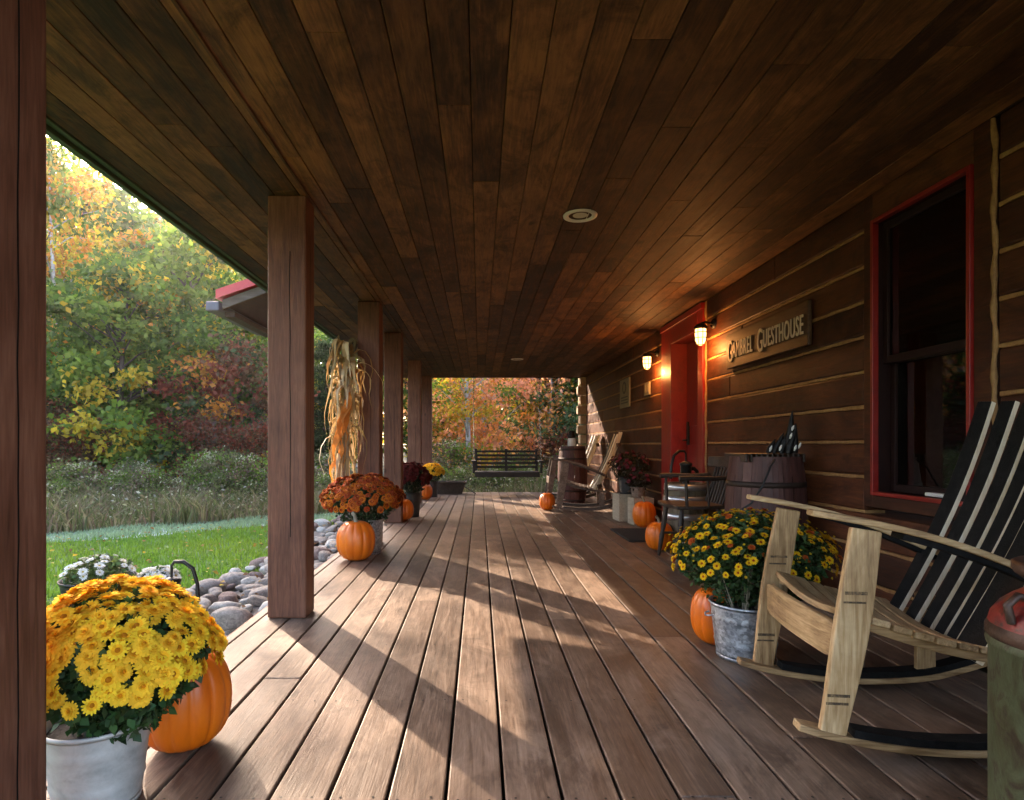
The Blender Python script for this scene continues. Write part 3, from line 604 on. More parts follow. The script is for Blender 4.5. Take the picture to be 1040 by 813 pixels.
# --- rocking chair of barrel staves; local: +x back, +y across (far side), z up; origin on the floor at the near front post
def rocker(name, label, group, woodm, charm, seatm=None):
    t = thing(name, label, 'rocking chair', (0, 0, 0), 0, group); W = .555; V = Vector
    mats = [woodm, charm]; matx = [M['stave_x'], charm] if woodm is M['stave'] else mats; maty = [M['stave_y'], charm] if woodm is M['stave'] else mats
    def arc(x0, x1, f, n=13): return [(x, f(x)) for x in np.linspace(x0, x1, n)]
    fr = lambda x: .012+.30*(x-.33)**2+(.10*max(0, x-.62)) 
    for y in (0, W):
        m = MB(); m.stave([(x, y, z) for x, z in arc(-.10, .86, fr, 18)], (0, 1, 0), [.05]+[.066]*16+[.05], .022, 0, 0); 
        m2 = MB(); m2.stave([(x, y, z+.0225) for x, z in arc(.06, .80, fr, 16)], (0, 1, 0), .056, .024, 1, 1)
        o = m.build('runner', matx, t, .004); m2.build('charred_strip', mats, o, .001)
    for y, sg_ in ((0, -1), (W, 1)):      # front posts: staves with the broad face outward
        m = MB(); pts = []
        for k in range(9):
            f_ = k/8; z = .052+f_*.638; pts.append((.0+.10*f_, y+sg_*(.012*math.sin(PI*f_)), z))
        m.stave(pts, (1, 0, 0), [.076, .08, .088, .095, .1, .1, .097, .092, .088], .026*(-1 if sg_ < 0 else 1), 0, 0)
        o = m.build('front_post', mats, t, .005)
        for z_ in (.16, .185, .47, .50):
            f_ = (z_-.052)/.638; yy = y+sg_*(.012*math.sin(PI*f_)); ys = yy-.0275 if sg_ < 0 else yy+.0275
            yo = yy+(-.0006 if sg_ > 0 else .0006); ya = (yy-.0268) if sg_ < 0 else (yy-.0008)
            b_ = MB(); b_.box(.1*f_-.04, .1*f_+.025, ya, ya+.0006, z_-.004+random.uniform(-.003, .003), z_+.004); b_.build('hoop_mark', M['mark'], o)
    for y, sg_ in ((0, -1), (W, 1)):      # arms
        m = MB(); pts = []
        for k in range(13):
            f_ = k/12; x = -.06+f_*.72; pts.append((x, y+sg_*.012*math.sin(PI*f_), .76-.03*f_-.19*f_+.035*math.sin(PI*f_)-.03))
        m.stave(pts, (0, 1, 0), [.05, .085, .095]+[.1]*7+[.092, .085, .075], .02, 0, 0)
        o = m.build('armrest', matx, t, .005)
        m = MB(); m.stave([(p[0]+.01, p[1], p[2]-.0228) for p in pts[4:]], (0, 1, 0), .07, .02, 1, 1); m.build('arm_rail', mats, o, .003)
    # apron across the front
    m = MB(); m.stave([(.03-.03*math.sin(PI*k/12)+.005, .0+W*k/12, .34+.01*math.sin(PI*k/12)) for k in range(13)], (0, 0, 1), [.1]+[.118]*11+[.1], -.022, 0, 0); o = m.build('front_apron', maty, t, .005)
    for yy in (.14, .20, .42, .47):
        b_ = MB()
        x_ = .035-.03*math.sin(PI*yy/W)-.0012
        b_.box(x_, x_+.0012, yy-.004, yy+.004, .30, .385); b_.build('hoop_mark', M['mark'], o)
    # side rails and seat slats
    for y in (.015, W-.015):
        m = MB(); m.stave([(x, y, .395-.21*(x-.06)-.05*math.sin(PI*min(1, max(0, (x-.06)/.56)))*.5) for x in np.linspace(.06, .66, 12)], (0, 1, 0), .045, .028, 0, 0); m.build('side_rail', matx, t, .004)
    for k in range(7):
        x = .075+k*.062; zb = .425-.21*(x-.06)-.025*math.sin(PI*(x-.06)/.56); m = MB()
        tl = -.21-.045*math.cos(PI*(x-.06)/.56); wd = V((1, 0, tl))
        m.stave([(x, -.03+(W+.06)*j/10, zb-.038*math.sin(PI*j/10)) for j in range(11)], -wd, .054, .021, 0, 0); m.build('seat_slat', maty, t, .004)
    # back staves: concave row, charred faces forward
    n = 9
    for k in range(n):
        a = (k-(n-1)/2)/((n-1)/2); yc = W/2+a*.235; xo = -.085*a*a
        pts = []
        for j in range(11):
            f_ = j/10; z = .27+.84*f_+random.uniform(0, .0); pts.append((.545+xo+.37*f_+.03*math.sin(PI*f_), yc+a*.03*f_, z))
        topz = random.uniform(-.02, .02); pts[-1] = (pts[-1][0], pts[-1][1], pts[-1][2]+topz)
        wd = V((.62*a*-.45, 1, 0)); m = MB(); m.stave(pts, -wd, [.05, .051, .053, .055, .056, .057, .058, .059, .059, .058, .057], -.022, 1, 2)
        # inner (charred) face must look forward
        m2 = MB(); off = V((-.0008, 0, 0)); 
        o = m.build('back_stave', [woodm, charm, M['staveedge'] if woodm is M['stave'] else woodm], t, .003)
        if k == 4:
            r_ = MB(); c0 = V(pts[5])+V((-.004, .0, .0)); ax = V((-.95, 0, .3)).normalized(); q = ax.to_track_quat('Z', 'Y')
            r_.tube([c0+q @ V((.021*math.cos(s), .021*math.sin(s), .0)) for s in np.linspace(0, 2*PI, 17)], .006, 6); r_.build('bung_ring', M['oldwood'], o)
    for z_ in (.36, .95):
        m = MB(); f_ = (z_-.27)/.84; m.stave([(.572+.37*f_+.03*math.sin(PI*f_)-.085*((y-W/2)/.26)**2+.006, y, z_) for y in np.linspace(.04, W-.04, 9)], (-.3, 0, 1), .055, -.02, 0, 0); m.build('back_rail', maty, t, .003)
    # rear leg blocks joining rail and runner
    for y in (.02, W-.02):
        m = MB(); m.stave([(.60, y, fr(.6)+.024), (.60, y, .27)], (1, 0, 0), .07, .022 if y > .3 else -.022, 0, 0); m.build('rear_block', mats, t, .004)
    return t
rk = rocker('rocking_chair', 'pale barrel-stave rocking chair with black charred back, nearest on the porch', 'barrel-stave rocking chairs', M['stave'], M['char'])
rk.location = (1.085, 1.865, 0); rk.rotation_euler = (0, 0, math.radians(-6))
def recol(o, mp):
    for ch in o.children:
        if ch.type == 'MESH':
            ch.data = ch.data.copy()
            for i, mm in enumerate(ch.data.materials):
                if mm in mp: ch.data.materials[i] = mp[mm]
        recol(ch, mp)
for lab, loc, rz in (('grey-brown stave rocking chair by the far wall, in front of the barrel table', (1.13, 8.55, 0), -7),
                     ('grey-brown stave rocking chair behind the lantern barrel at the porch end', (1.18, 10.25, 0), -3)):
    c = copy_tree(rk); c.location = loc; c.rotation_euler = (0, 0, math.radians(rz)); c['label'] = lab
    recol(c, {M['stave_x']: M['oldwood'], M['stave_y']: M['oldwood'], M['stave_z']: M['oldwood'], M['char']: M['darkwood']})
# barrel table and lantern at the far end
t = thing('barrel_table', 'dark red-brown barrel used as a table between the far rockers', 'barrel', (1.52, 9.82, 0))
m, h = MB(), Hoops(); barrel(m, h, .2, .24, .93, 20); m.build('barrel_body', M['barrel'], t); h.build('hoop', M['rusthoop'], t)
lt = thing('lantern', 'small lantern with white glass and black cap on the barrel table', 'lantern', (1.50, 9.78, .895))
m = MB(); m.lathe([(.0, 0), (.075, 0), (.075, .02), (.0, .022)], 20); m.build('base', M['black'], lt)
m = MB(); m.lathe([(.055, .022), (.066, .07), (.062, .15), (.05, .165)], 20); m.build('glass', M['lampoff'], lt)
m = MB(); m.lathe([(.06, .165), (.07, .175), (.07, .2), (.045, .24), (.05, .27), (.02, .285), (.0, .287)], 20); m.build('cap', M['black'], lt)
m = MB(); m.tube([(.072*math.cos(a), 0, .2+.13*math.sin(a)) for a in np.linspace(0, PI, 12)], .004, 6); m.build('bail_handle', M['black'], lt)
# wine barrel by the wall with black ornament and cord
t = thing('wine_barrel', 'tall red-brown wine barrel with open staved rim against the log wall', 'barrel', (1.865, 3.92, 0))
m, h = MB(), Hoops(); barrel(m, h, .215, .248, .875, 24, (.05, .2, .8), hw=.035); m.build('barrel_body', M['barrel'], t); h.build('hoop', M['rusthoop'], t)
gr = MB()
for k in range(12): gr.box(-.2+k*.033, -.186+k*.033, -.16, .17, .842, .895)
gr.build('slotted_lid', M['darkwood'], t, .004)
t = thing('ornament', 'black glossy spiked ornament with white flecks standing on the wine barrel', 'ornament', (1.945, 3.84, .896))
m = MB()
for k, (dx, dy, lean, hh, r_) in enumerate(((.02, -.02, .02, .27, .028), (-.02, .0, .075, .2, .024), (.04, .03, .03, .23, .026), (-.06, .01, .06, .13, .022), (0, -.05, .05, .16, .022), (.05, -.04, .0, .19, .022), (-.09, .02, .04, .09, .02))):
    m.tube([(dx, dy, 0), (dx+lean*.3, dy, hh*.35), (dx+lean*.7, dy-.005, hh*.7), (dx+lean, dy-.01, hh)], [r_*.8, r_, r_*.6, .004], 8)
m.build('spikes', M['blackpaint'], t)
m = MB()
for (dx, dy, z) in ((-.1, -.02, .03), (-.05, -.045, .035), (.03, -.07, .035), (.0, -.075, .11), (.03, -.04, .16), (.06, -.065, .05)):
    m.tube([(dx, dy, z-.018), (dx+.004, dy-.006, z), (dx+.012, dy-.004, z+.018)], [.004, .009, .003], 6)
m.build('white_fleck', M['white'], t)
cd = MB(); cd.tube([(1.80, 3.66, .86), (1.76, 3.63, .82), (1.70, 3.61, .70), (1.63, 3.60, .60), (1.52, 3.62, .52), (1.45, 3.68, .50), (1.42, 3.75, .30), (1.45, 3.80, .01), (1.7, 3.6, .01)], .006, 6)
tag(cd.build('power_cord', M['plasticdark']), 'thin black cord hanging down in front of the wine barrel', 'cord')
# windsor armchair
t = thing('wooden_armchair', 'dark spindle-back wooden armchair against the wall by the red door', 'chair', (1.53, 4.66, 0))
V = Vector
m = MB(); m.add([(x, y, z) for z in (.445, .475) for x, y in ((0, .0), (-.02, .12), (-.03, .25), (-.02, .38), (0, .5), (.2, .51), (.41, .44), (.41, .06), (.2, -.01))], [tuple(range(9))[::-1], tuple(range(9, 18))]+[(i, (i+1) % 9, 9+(i+1) % 9, 9+i) for i in range(9)]); m.build('seat', M['darkwood'], t, .008)
for (x, y, dx, dy) in ((.06, .06, -.05, -.06), (.06, .44, -.05, .06), (.36, .1, .05, -.05), (.36, .4, .05, .05)):
    m = MB(); m.tube([(x+dx*(1-f_), y+dy*(1-f_), .446*f_+.0) for f_ in (0, .25, .4, .5, .6, .85, 1)], [.012, .019, .022, .016, .023, .02, .014], 10); m.build('leg', M['darkwood'], t)
m = MB(); m.tube([(.02, .02, .2), (.4, .05, .2)], .011, 8); m.tube([(.02, .48, .2), (.4, .45, .2)], .011, 8); m.tube([(.2, .03, .2), (.2, .47, .2)], .011, 8); m.build('stretcher', M['darkwood'], t)
for k in range(7):
    y = .08+.34*k/6; m = MB(); m.tube([(.385, y, .475), (.44, y, .64), (.49, y+.02*(k-3)/3, .80)], [.009, .012, .008], 8); m.build('spindle', M['darkwood'], t)
m = MB(); m.stave([(.485-.05*((y-.25)/.28)**2, y, .81) for y in np.linspace(-.02, .52, 9)], (.25, 0, 1), .09, .022, 0, 0); m.build('top_rail', M['darkwood'], t, .006)
for y in (.0, .5):
    m = MB(); m.tube([(.45, y, .7), (.3, y, .685), (.12, y, .69), (.02, y, .685)], [.014, .018, .02, .022], 10); m.tube([(.08, y, .47), (.07, y, .69)], [.013, .012], 8); m.tube([(.25, y, .47), (.24, y, .68)], .009, 8); m.build('armrest', M['darkwood'], t)
# half barrel with bright hoops and cast-iron pump
t = thing('hooped_keg', 'weathered keg with three bright steel hoops beside the red door', 'keg', (1.90, 5.55, 0))
m, h = MB(), Hoops(); barrel(m, h, .18, .2, .60, 18, (.12, .5, .76, .94), hw=.055); m.build('keg_body', M['palebarrel'], t); h.build('hoop', M['hoop'], t)
def pump(lab, loc, s, rz, post=0):
    t = thing('hand_pump', lab, 'water pump', loc, rz)
    m = MB(); m.lathe([(.0, 0), (.07, 0), (.07, .012), (.035, .02), (.033, .06), (.05, .1), (.052, .2), (.06, .21), (.06, .225), (.03, .24), (.0, .25)], 18); m.build('pump_body', M['black'], t)
    m = MB(); m.tube([(-.04, 0, .17), (-.09, 0, .175), (-.13, 0, .15), (-.135, 0, .11)], [.022, .02, .018, .02], 10); m.build('spout', M['black'], t)
    m = MB(); m.tube([(0, 0, .24), (0, 0, .32), (.02, 0, .345), (.08, 0, .345), (.14, 0, .3), (.17, 0, .2), (.175, 0, .08)], [.009, .009, .012, .014, .014, .012, .016], 8); m.build('handle', M['black'], t)
    t.scale = (s, s, s); return t
pump('black cast-iron hand pump standing on the keg by the red door', (1.90, 5.53, .565), .95, math.radians(200))
# porch swing
t = thing('porch_swing', 'dark slatted porch swing hanging by chains at the end of the deck', 'porch swing', (.52, 11.45, 0))
hw = .60
m = MB()
for k in range(6): m.box(-hw, hw, -.28+k*.085, -.28+k*.085+.07, .425, .447)
m.box(-hw, hw, -.305, -.283, .35, .447); m.build('seat', M['blackwood'], t, .004)
for k in range(5):
    z = .50+k*.075; y = .2+.05*k/5; m = MB(); m.box(-hw, hw, y, y+.02, z, z+.042); m.build('back_slat', M['blackwood'], t, .003)
m = MB()
for x in (-hw-.01, -.02, hw-.03):
    m = MB(); m.bar((x+.02, .24, .42), (x+.02, .30, .87), .05, .03, (0, 1, 0)); m.build('back_upright', M['blackwood'], t, .004)
for x in (-hw+.02, 0, hw-.02):
    m = MB(); m.box(x-.022, x+.022, -.28, .24, .36, .42); m.build('seat_bearer', M['blackwood'], t, .004)
for x in (-hw-.03, hw+.03):
    m = MB(); m.box(x-.045, x+.045, -.3, .28, .63, .655); m.box(x-.02, x+.02, -.28, -.235, .42, .63); m.build('armrest', M['blackwood'], t, .006)
def chain(mb, p, q, n):
    p, q = V(p), V(q); dr_ = (q-p)/n
    for i in range(n):
        c0 = p+dr_*(i+.5); ax = V((1, 0, 0)) if i % 2 else V((0, 1, 0)); ax = (ax-dr_.normalized()*ax.dot(dr_.normalized())).normalized(); dn = dr_.normalized(); ll = dr_.length*.68
        mb.tube([c0+dn*ll*math.cos(s)+ax*.012*math.sin(s) for s in np.linspace(0, 2*PI, 9)], .0035, 4, cap=False)
for x in (-hw-.03, hw+.03):
    m = MB(); chain(m, (x, -.24, .655), (x, .0, 1.5), 24); chain(m, (x, .25, .655), (x, .0, 1.5), 24); chain(m, (x, 0, 1.5), (x, 0, CEIL-.002), 22); m.build('chain', M['black'], t)
# milk can
t = thing('milk_can', 'rusty old milk can with flaking red shoulder beside the near rocker', 'milk can', (1.36, 1.345, 0))
m = MB(); m.lathe([(.0, .012), (.168, .012), (.174, 0), (.176, .02), (.172, .045), (.17, .06), (.17, .475), (.174, .48), (.176, .49), (.173, .5)], 56); m.build('can_body', M['rustcan'], t)
m = MB(); m.lathe([(.173, .5), (.1765, .505), (.1765, .52), (.171, .532)], 56); m.build('band', M['blackcan'], t)
m = MB(); m.lathe([(.1715, .05), (.178, .055), (.178, .075), (.171, .08)], 56); m.build('band', M['blackcan'], t)
m = MB(); m.lathe([(.171, .532), (.166, .552), (.15, .577), (.128, .597), (.108, .611), (.1, .622), (.1, .636)], 56); m.build('shoulder', M['redcan'], t)
m = MB(); m.lathe([(.1, .635), (.106, .638), (.122, .65), (.128, .662), (.128, .676), (.12, .681), (.1, .683), (.085, .672), (.02, .67), (.0, .67)], 56); m.tube([(-.03, 0, .67), (-.03, 0, .695), (0, 0, .705), (.03, 0, .695), (.03, 0, .67)], .008, 8); m.build('lid', M['blackcan'], t)
for sg_ in (-1, 1):
    m = MB(); m.tube([(sg_*.12, .0, .602), (sg_*.155, 0, .612), (sg_*.178, 0, .59), (sg_*.168, 0, .55)], .009, 8); m.build('handle', M['blackcan'], t)
# wooden boxes, dark pot, small pot
def crate(lab, x, y, sx, sy, h):
    t = thing('wooden_box', lab, 'box', (x, y, 0), math.radians(3), 'beige boxes by the far wall')
    m = MB()
    for k in range(1):
        z0, z1 = .004, h
        m.box(-sx/2, sx/2, -sy/2, -sy/2+.016, z0, z1); m.box(-sx/2, sx/2, sy/2-.016, sy/2, z0, z1); m.box(-sx/2, -sx/2+.016, -sy/2+.017, sy/2-.017, z0, z1); m.box(sx/2-.016, sx/2, -sy/2+.017, sy/2-.017, z0, z1)
    m.build('side_board', M['crate'], t, .003)
    m = MB(); m.box(-sx/2+.018, sx/2-.018, -sy/2+.018, sy/2-.018, h-.03, h-.012); m.build('top_board', M['crate'], t, .002)
crate('plain beige wooden box standing under the dark flower pot', 1.86, 7.55, .30, .30, .34)
crate('narrow beige wooden box half hidden behind a pumpkin', 1.93, 7.2, .24, .26, .32)
# door mat
m = MB(); m.box(-.3, .3, -.42, .42, .002, .018); 
for k in range(20): m.box(-.29, .29, -.4+k*.041, -.375+k*.041, .0182, .022)
tag(m.build('door_mat', M['rubber'], None, .004, (1.76, 6.28, 0)), 'dark ribbed door mat lying before the red door', 'door mat')
# dark trough at the end of the deck
t = thing('trough', 'low dark wooden trough with sloping side at the far deck edge', 'planter', (-.62, 11.72, 0))
m = MB()
m.add([(-.30, -.14, 0), (.28, -.14, 0), (.36, -.18, .22), (-.34, -.18, .22), (-.30, .14, 0), (.28, .14, 0), (.36, .18, .22), (-.34, .18, .22)], [(0, 1, 2, 3), (7, 6, 5, 4), (0, 3, 7, 4), (1, 5, 6, 2), (0, 4, 5, 1)]); m.build('trough_body', M['darkwood'], t, .006)
m = MB(); m.bar((-.37, -.19, .225), (.38, -.19, .225), .03, .03); m.bar((-.37, .19, .225), (.38, .19, .225), .03, .03); m.bar((-.35, -.19, .225), (-.35, .19, .225), .03, .03); m.bar((.36, -.19, .225), (.36, .19, .225), .03, .03); m.build('rim', M['darkwood'], t, .004)
m = MB(); m.box(-.32, .33, -.16, .16, .18, .19); m.build('soil', M['soil'], t)
m = MB(); m.bar((.33, -.2, .15), (.55, -.2, .012), .04, .018); m.build('brace', M['darkwood'], t, .003)
# ================================================================== PUMPKINS
def pumpkin(lab, x, y, r, h, seed, tilt=0, stem=1):
    rs = random.Random(seed); nr = rs.choice((12, 13, 14, 15)); ph = rs.random()*6
    t = thing('pumpkin', lab, 'pumpkin', (x, y, 0), rs.random()*6, 'pumpkins along the porch')
    prof = []
    for k in range(21):
        a = PI*k/20; c = math.cos(a)
        rr = r*(math.sin(a)**.72); z = h*.5*(1-math.copysign(abs(c)**.9, c))
        if k == 20: z -= h*.05
        if k == 19: z -= h*.015
        if k == 0: z += h*.04
        prof.append((max(rr, .0005), z))
    zmin = min(z for _, z in prof)
    prof = [(rr, z-zmin) for rr, z in prof]
    wob = [rs.uniform(-.03, .03) for _ in range(nr)]
    def rf(th, z): 
        u = (th*nr/(2*PI)) % nr; k = int(u) % nr; s_ = abs(math.sin(PI*(u % 1)))
        return (.935+.065*s_**.6)*(1+.025*math.sin(th*2+ph))+wob[k]*.25*s_
    m = MB(); m.lathe(prof, nr*9, mat=0, rfun=rf); o = m.build('pumpkin_skin', M['pumpkin'], t); o.rotation_euler = (tilt, 0, 0)
    if stem:
        zt = h*.93; m = MB(); s = r/.14
        m.tube([(0, 0, zt-.01*s), (.003*s, 0, zt+.02*s), (.012*s, .004*s, zt+.05*s), (.034*s, .01*s, zt+.075*s)], [.024*s, .015*s, .013*s, .017*s], 7, smooth=False); m.build('stem', M['stem'], t)
pumpkin('largest tall orange pumpkin behind the yellow flower bucket at left', -.93, 1.90, .136, .30, 1)
pumpkin('round orange pumpkin in front of the rust-red flowers', -1.02, 4.96, .158, .325, 2)
pumpkin('small orange pumpkin beside the dark crimson flowers', -.96, 7.55, .13, .27, 3)
pumpkin('orange pumpkin below the distant yellow flowers', -.945, 10.45, .13, .27, 4)
pumpkin('orange pumpkin at the feet of the far rocking chair', .985, 8.75, .115, .25, 5)
pumpkin('orange pumpkin leaning against the beige boxes', 1.90, 6.93, .135, .30, 6)
pumpkin('orange pumpkin with tall pale stem beside the door mat', 1.625, 5.43, .122, .255, 7)
pumpkin('orange pumpkin half hidden behind the patterned galvanised pail', 1.135, 2.88, .12, .27, 8)
# ================================================================== FLOWERS
def flower_mesh(name, rad, rings, tip, base, eye, eye_r, cup=.35, seed=0):
    rs = random.Random(seed); m = MB()
    for (n, r1, z0, el, w) in rings:
        for k in range(n):
            a = 2*PI*(k+rs.uniform(-.2, .2))/n; e = el+rs.uniform(-.12, .12); L_ = rad*r1*rs.uniform(.9, 1.06); ww = rad*w
            d_ = V((math.cos(a)*math.cos(e), math.sin(a)*math.cos(e), math.sin(e))); s_ = V((-math.sin(a), math.cos(a), 0)); up = d_.cross(s_)*-1
            p0 = V((math.cos(a), math.sin(a), 0))*rad*.08+V((0, 0, z0*rad))
            p1 = p0+d_*L_*.6; p2 = p0+d_*L_*1.0-V((0, 0, .08*L_))
            j = rs.uniform(.88, 1.1)
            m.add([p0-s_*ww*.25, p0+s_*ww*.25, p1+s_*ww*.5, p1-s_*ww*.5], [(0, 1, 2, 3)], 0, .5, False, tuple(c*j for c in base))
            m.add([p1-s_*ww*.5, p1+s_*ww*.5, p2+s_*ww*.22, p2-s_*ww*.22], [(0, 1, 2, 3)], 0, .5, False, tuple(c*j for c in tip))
    if eye_r:
        prof = [(eye_r*rad, .04*rad+rings[-1][2]*rad), (eye_r*rad*.8, (.14+rings[-1][2])*rad), (eye_r*rad*.3, (.2+rings[-1][2])*rad)]
        vs = [(r_*math.cos(t), r_*math.sin(t), z) for r_, z in prof for t in np.linspace(0, 2*PI, 9)[:-1]]
        m.add(vs, [(i*8+j, i*8+(j+1) % 8, (i+1)*8+(j+1) % 8, (i+1)*8+j) for i in range(2) for j in range(8)]+[tuple(range(16, 24))], 0, .5, False, eye)
    me = bpy.data.meshes.new(name); me.from_pydata(m.v, [], m.f); me.materials.append(M['petal'])
    at_ = me.attributes.new('col', 'FLOAT_COLOR', 'FACE'); at_.data.foreach_set('color', [x for c in m.c for x in (*c, 1)]); me.update()
    return me
def merge(name, items, parent):
    """items: (mesh, pos, quat, scale) -> one mesh of many flowers"""
    vs = []; fs = []; cs_ = []; o = 0
    for me, p, q, s_ in items:
        vs += [tuple(p+q @ (v.co*s_)) for v in me.vertices]; fs += [tuple(i+o for i in f.vertices) for f in me.polygons]; o += len(me.vertices)
        cs_ += [tuple(d_.color) for d_ in me.attributes['col'].data]
    me = bpy.data.meshes.new(name); me.from_pydata(vs, [], fs); me.materials.append(M['petal'])
    at_ = me.attributes.new('col', 'FLOAT_COLOR', 'FACE'); at_.data.foreach_set('color', [x for c in cs_ for x in c]); me.update()
    return link(name, me, parent)
def bucket(t, h, r0, r1, mat, handles=True):
    m = MB(); zs = [(.0, .004), (r0-.004, .004), (r0, 0), (r0+.003, .012), (r0+.001, .02)]
    for f_ in np.linspace(.06, .97, 20):
        r_ = r0+(r1-r0)*f_; 
        if abs(f_-.3) < .02 or abs(f_-.72) < .02: r_ += .003
        zs.append((r_, h*f_))
    zs += [(r1+.002, h-.012), (r1+.006, h-.006), (r1+.005, h+.002), (r1-.001, h+.001), (r1-.006, h-.03), (r1-.02, h-.05), (.0, h-.05)]
    o = m.lathe(zs, 48); o = m.build('pail', mat, t)
    if handles:
        for sg_ in (-1, 1):
            e_ = MB(); e_.tube([(sg_*(r1+.002), -.03, h-.05), (sg_*(r1+.022), -.024, h-.055), (sg_*(r1+.03), 0, h-.06), (sg_*(r1+.022), .024, h-.055), (sg_*(r1+.002), .03, h-.05)], .004, 6); e_.build('handle', mat, o)
def mum(name, lab, loc, ball, rad, squash, pailspec, flowers, nfl, leafcol, indiv, seed, fscale=(1, 1), low=-.15, nleaf=2600, cat='potted flowers', view=True, leafsz=.035, handles=True):
    """pail + leafy ball + blossoms; ball = (dx,dy,z) of the ball's centre; flowers = list of meshes"""
    rs = random.Random(seed); t = thing(name, lab, cat, loc, 0, 'potted chrysanthemums')
    h, r0, r1, mat = pailspec
    bucket(t, h, r0, r1, mat, handles)
    sb = MB(); sb.add([((r1-.008)*math.cos(a), (r1-.008)*math.sin(a), h-.025+.006*math.sin(a*3)) for a in np.linspace(0, 2*PI, 25)[:-1]], [tuple(range(24))]); sb.build('soil', M['soil'], t)
    bc = V(ball)
    n = nleaf; dirs = RNG.normal(size=(n, 3)); dirs /= np.linalg.norm(dirs, axis=1)[:, None]
    rr = rad*(RNG.random(n)**.28)*.95; pos = dirs*rr[:, None]; pos[:, 2] *= squash
    lowm = pos[:, 2] < 0; pos[lowm, 2] *= 1.25; pos[lowm, 0] *= (1+.35*pos[lowm, 2]/rad); pos[lowm, 1] *= (1+.35*pos[lowm, 2]/rad)
    pos += np.array(bc)
    keep = pos[:, 2] > h*.82
    pos = pos[keep]; col = np.array(leafcol)[None]*(.55+.9*RNG.random((len(pos), 1)))*(1+.2*RNG.normal(size=(len(pos), 3))*np.array([1, .4, .6]))
    quads('foliage', leafquads(pos, leafsz*(.7+.6*RNG.random(len(pos))), (0, 0, .7), .62), np.clip(col, .003, 1), M['mumleaf'], t)
    st = MB()
    for k in range(26):
        a = rs.uniform(0, 6.28); q = rs.uniform(.3, .95); ex = bc+V((math.cos(a)*rad*q*.8, math.sin(a)*rad*q*.8, rad*squash*.35*(1-q)))
        st.tube([(math.cos(a)*r1*.5*q, math.sin(a)*r1*.5*q, h-.06), tuple((V((math.cos(a)*r1*.8*q, math.sin(a)*r1*.8*q, h))+ex)/2), tuple(ex)], [.004, .003, .002], 5)
    st.build('stems', M['bark'] if False else M['stem'], t)
    items = []; ga = PI*(3-5**.5)
    for k in range(nfl):
        z = 1-(1-low)*(k+.5)/nfl; a = k*ga+rs.uniform(-.25, .25); s_ = math.sqrt(max(0, 1-z*z)); z += rs.uniform(-.03, .03)
        if z < .25 and rs.random() < (.25-z)*.9: continue
        d_ = V((math.cos(a)*s_, math.sin(a)*s_, z)); lump = 1+.045*math.sin(a*3+seed)+.035*math.sin(z*7+a*2)+.03*math.sin(a*7+z*5)
        p = bc+V((d_.x*rad*lump, d_.y*rad*lump, d_.z*rad*squash*lump))*rs.uniform(.95, 1.05)
        nr = V((d_.x, d_.y, d_.z/squash+.35)).normalized()+V((rs.uniform(-.3, .3), rs.uniform(-.3, .3), rs.uniform(-.2, .2)))
        items.append((rs.choice(flowers), p, rot_to(nr, rs.uniform(0, 6)), rs.uniform(*fscale)))
    if indiv:
        cam = V((0, 0, CAMZ)); base = V(loc)
        items.sort(key=lambda it: -((cam-(base+it[1])).normalized().dot(it[2] @ V((0, 0, 1))))+.8*(1 if (base+it[1]-cam).length > (base+bc-cam).length else 0))
        for me, p, q, s_ in items[:100]:
            o = bpy.data.objects.new('blossom', me); C.objects.link(o); o.parent = t; o.location = p; o.rotation_mode = 'QUATERNION'; o.rotation_quaternion = q; o.scale = (s_,)*3
        if len(items) > 100: tag(merge('blossoms', items[100:], t), kind='stuff')
    else: tag(merge('blossoms', items, t), kind='stuff')
    return t
R_full = [(17, 1.0, .0, -.02, .4), (16, .9, .08, .25, .38), (13, .74, .16, .5, .34), (9, .5, .22, .85, .3)]
R_open = [(15, 1.0, .0, .18, .33), (14, .86, .06, .45, .31)]
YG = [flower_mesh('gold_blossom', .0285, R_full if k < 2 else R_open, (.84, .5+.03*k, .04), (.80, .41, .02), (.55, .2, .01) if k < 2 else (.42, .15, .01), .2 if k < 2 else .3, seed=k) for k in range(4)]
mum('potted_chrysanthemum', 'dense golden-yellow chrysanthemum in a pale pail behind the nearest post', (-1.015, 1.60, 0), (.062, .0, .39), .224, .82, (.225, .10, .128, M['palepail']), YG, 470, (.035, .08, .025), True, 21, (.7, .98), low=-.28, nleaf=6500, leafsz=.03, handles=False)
YB = [flower_mesh('yellow_blossom', .0215, R_open, (.74, .46, .02) if k != 2 else (.42, .1, .02), (.70, .38, .015) if k != 2 else (.35, .06, .015), (.3, .05, .012), .34, seed=10+k) for k in range(4)]
YB += [YB[0], YB[1]]; YB += [flower_mesh('yellow_bud', .011, [(7, 1, 0, .9, .5), (6, .7, .1, 1.2, .5)], (.66, .45, .03), (.4, .34, .04), (.6, .4, .03), .3, seed=19)]*2
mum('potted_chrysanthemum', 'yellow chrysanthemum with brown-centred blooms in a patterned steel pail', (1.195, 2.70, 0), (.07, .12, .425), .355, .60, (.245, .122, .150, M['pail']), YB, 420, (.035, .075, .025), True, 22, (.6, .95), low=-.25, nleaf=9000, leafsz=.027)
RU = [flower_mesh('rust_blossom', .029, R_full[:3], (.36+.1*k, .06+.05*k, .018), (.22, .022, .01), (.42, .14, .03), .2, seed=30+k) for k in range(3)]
mum('potted_chrysanthemum', 'rust-red chrysanthemum in a grey pail at the post with corn stalks', (-.985, 5.28, 0), (-.03, 0, .47), .335, .62, (.30, .115, .14, M['pail']), RU, 420, (.02, .045, .016), False, 23, (.8, 1.15), low=-.3, nleaf=3200)
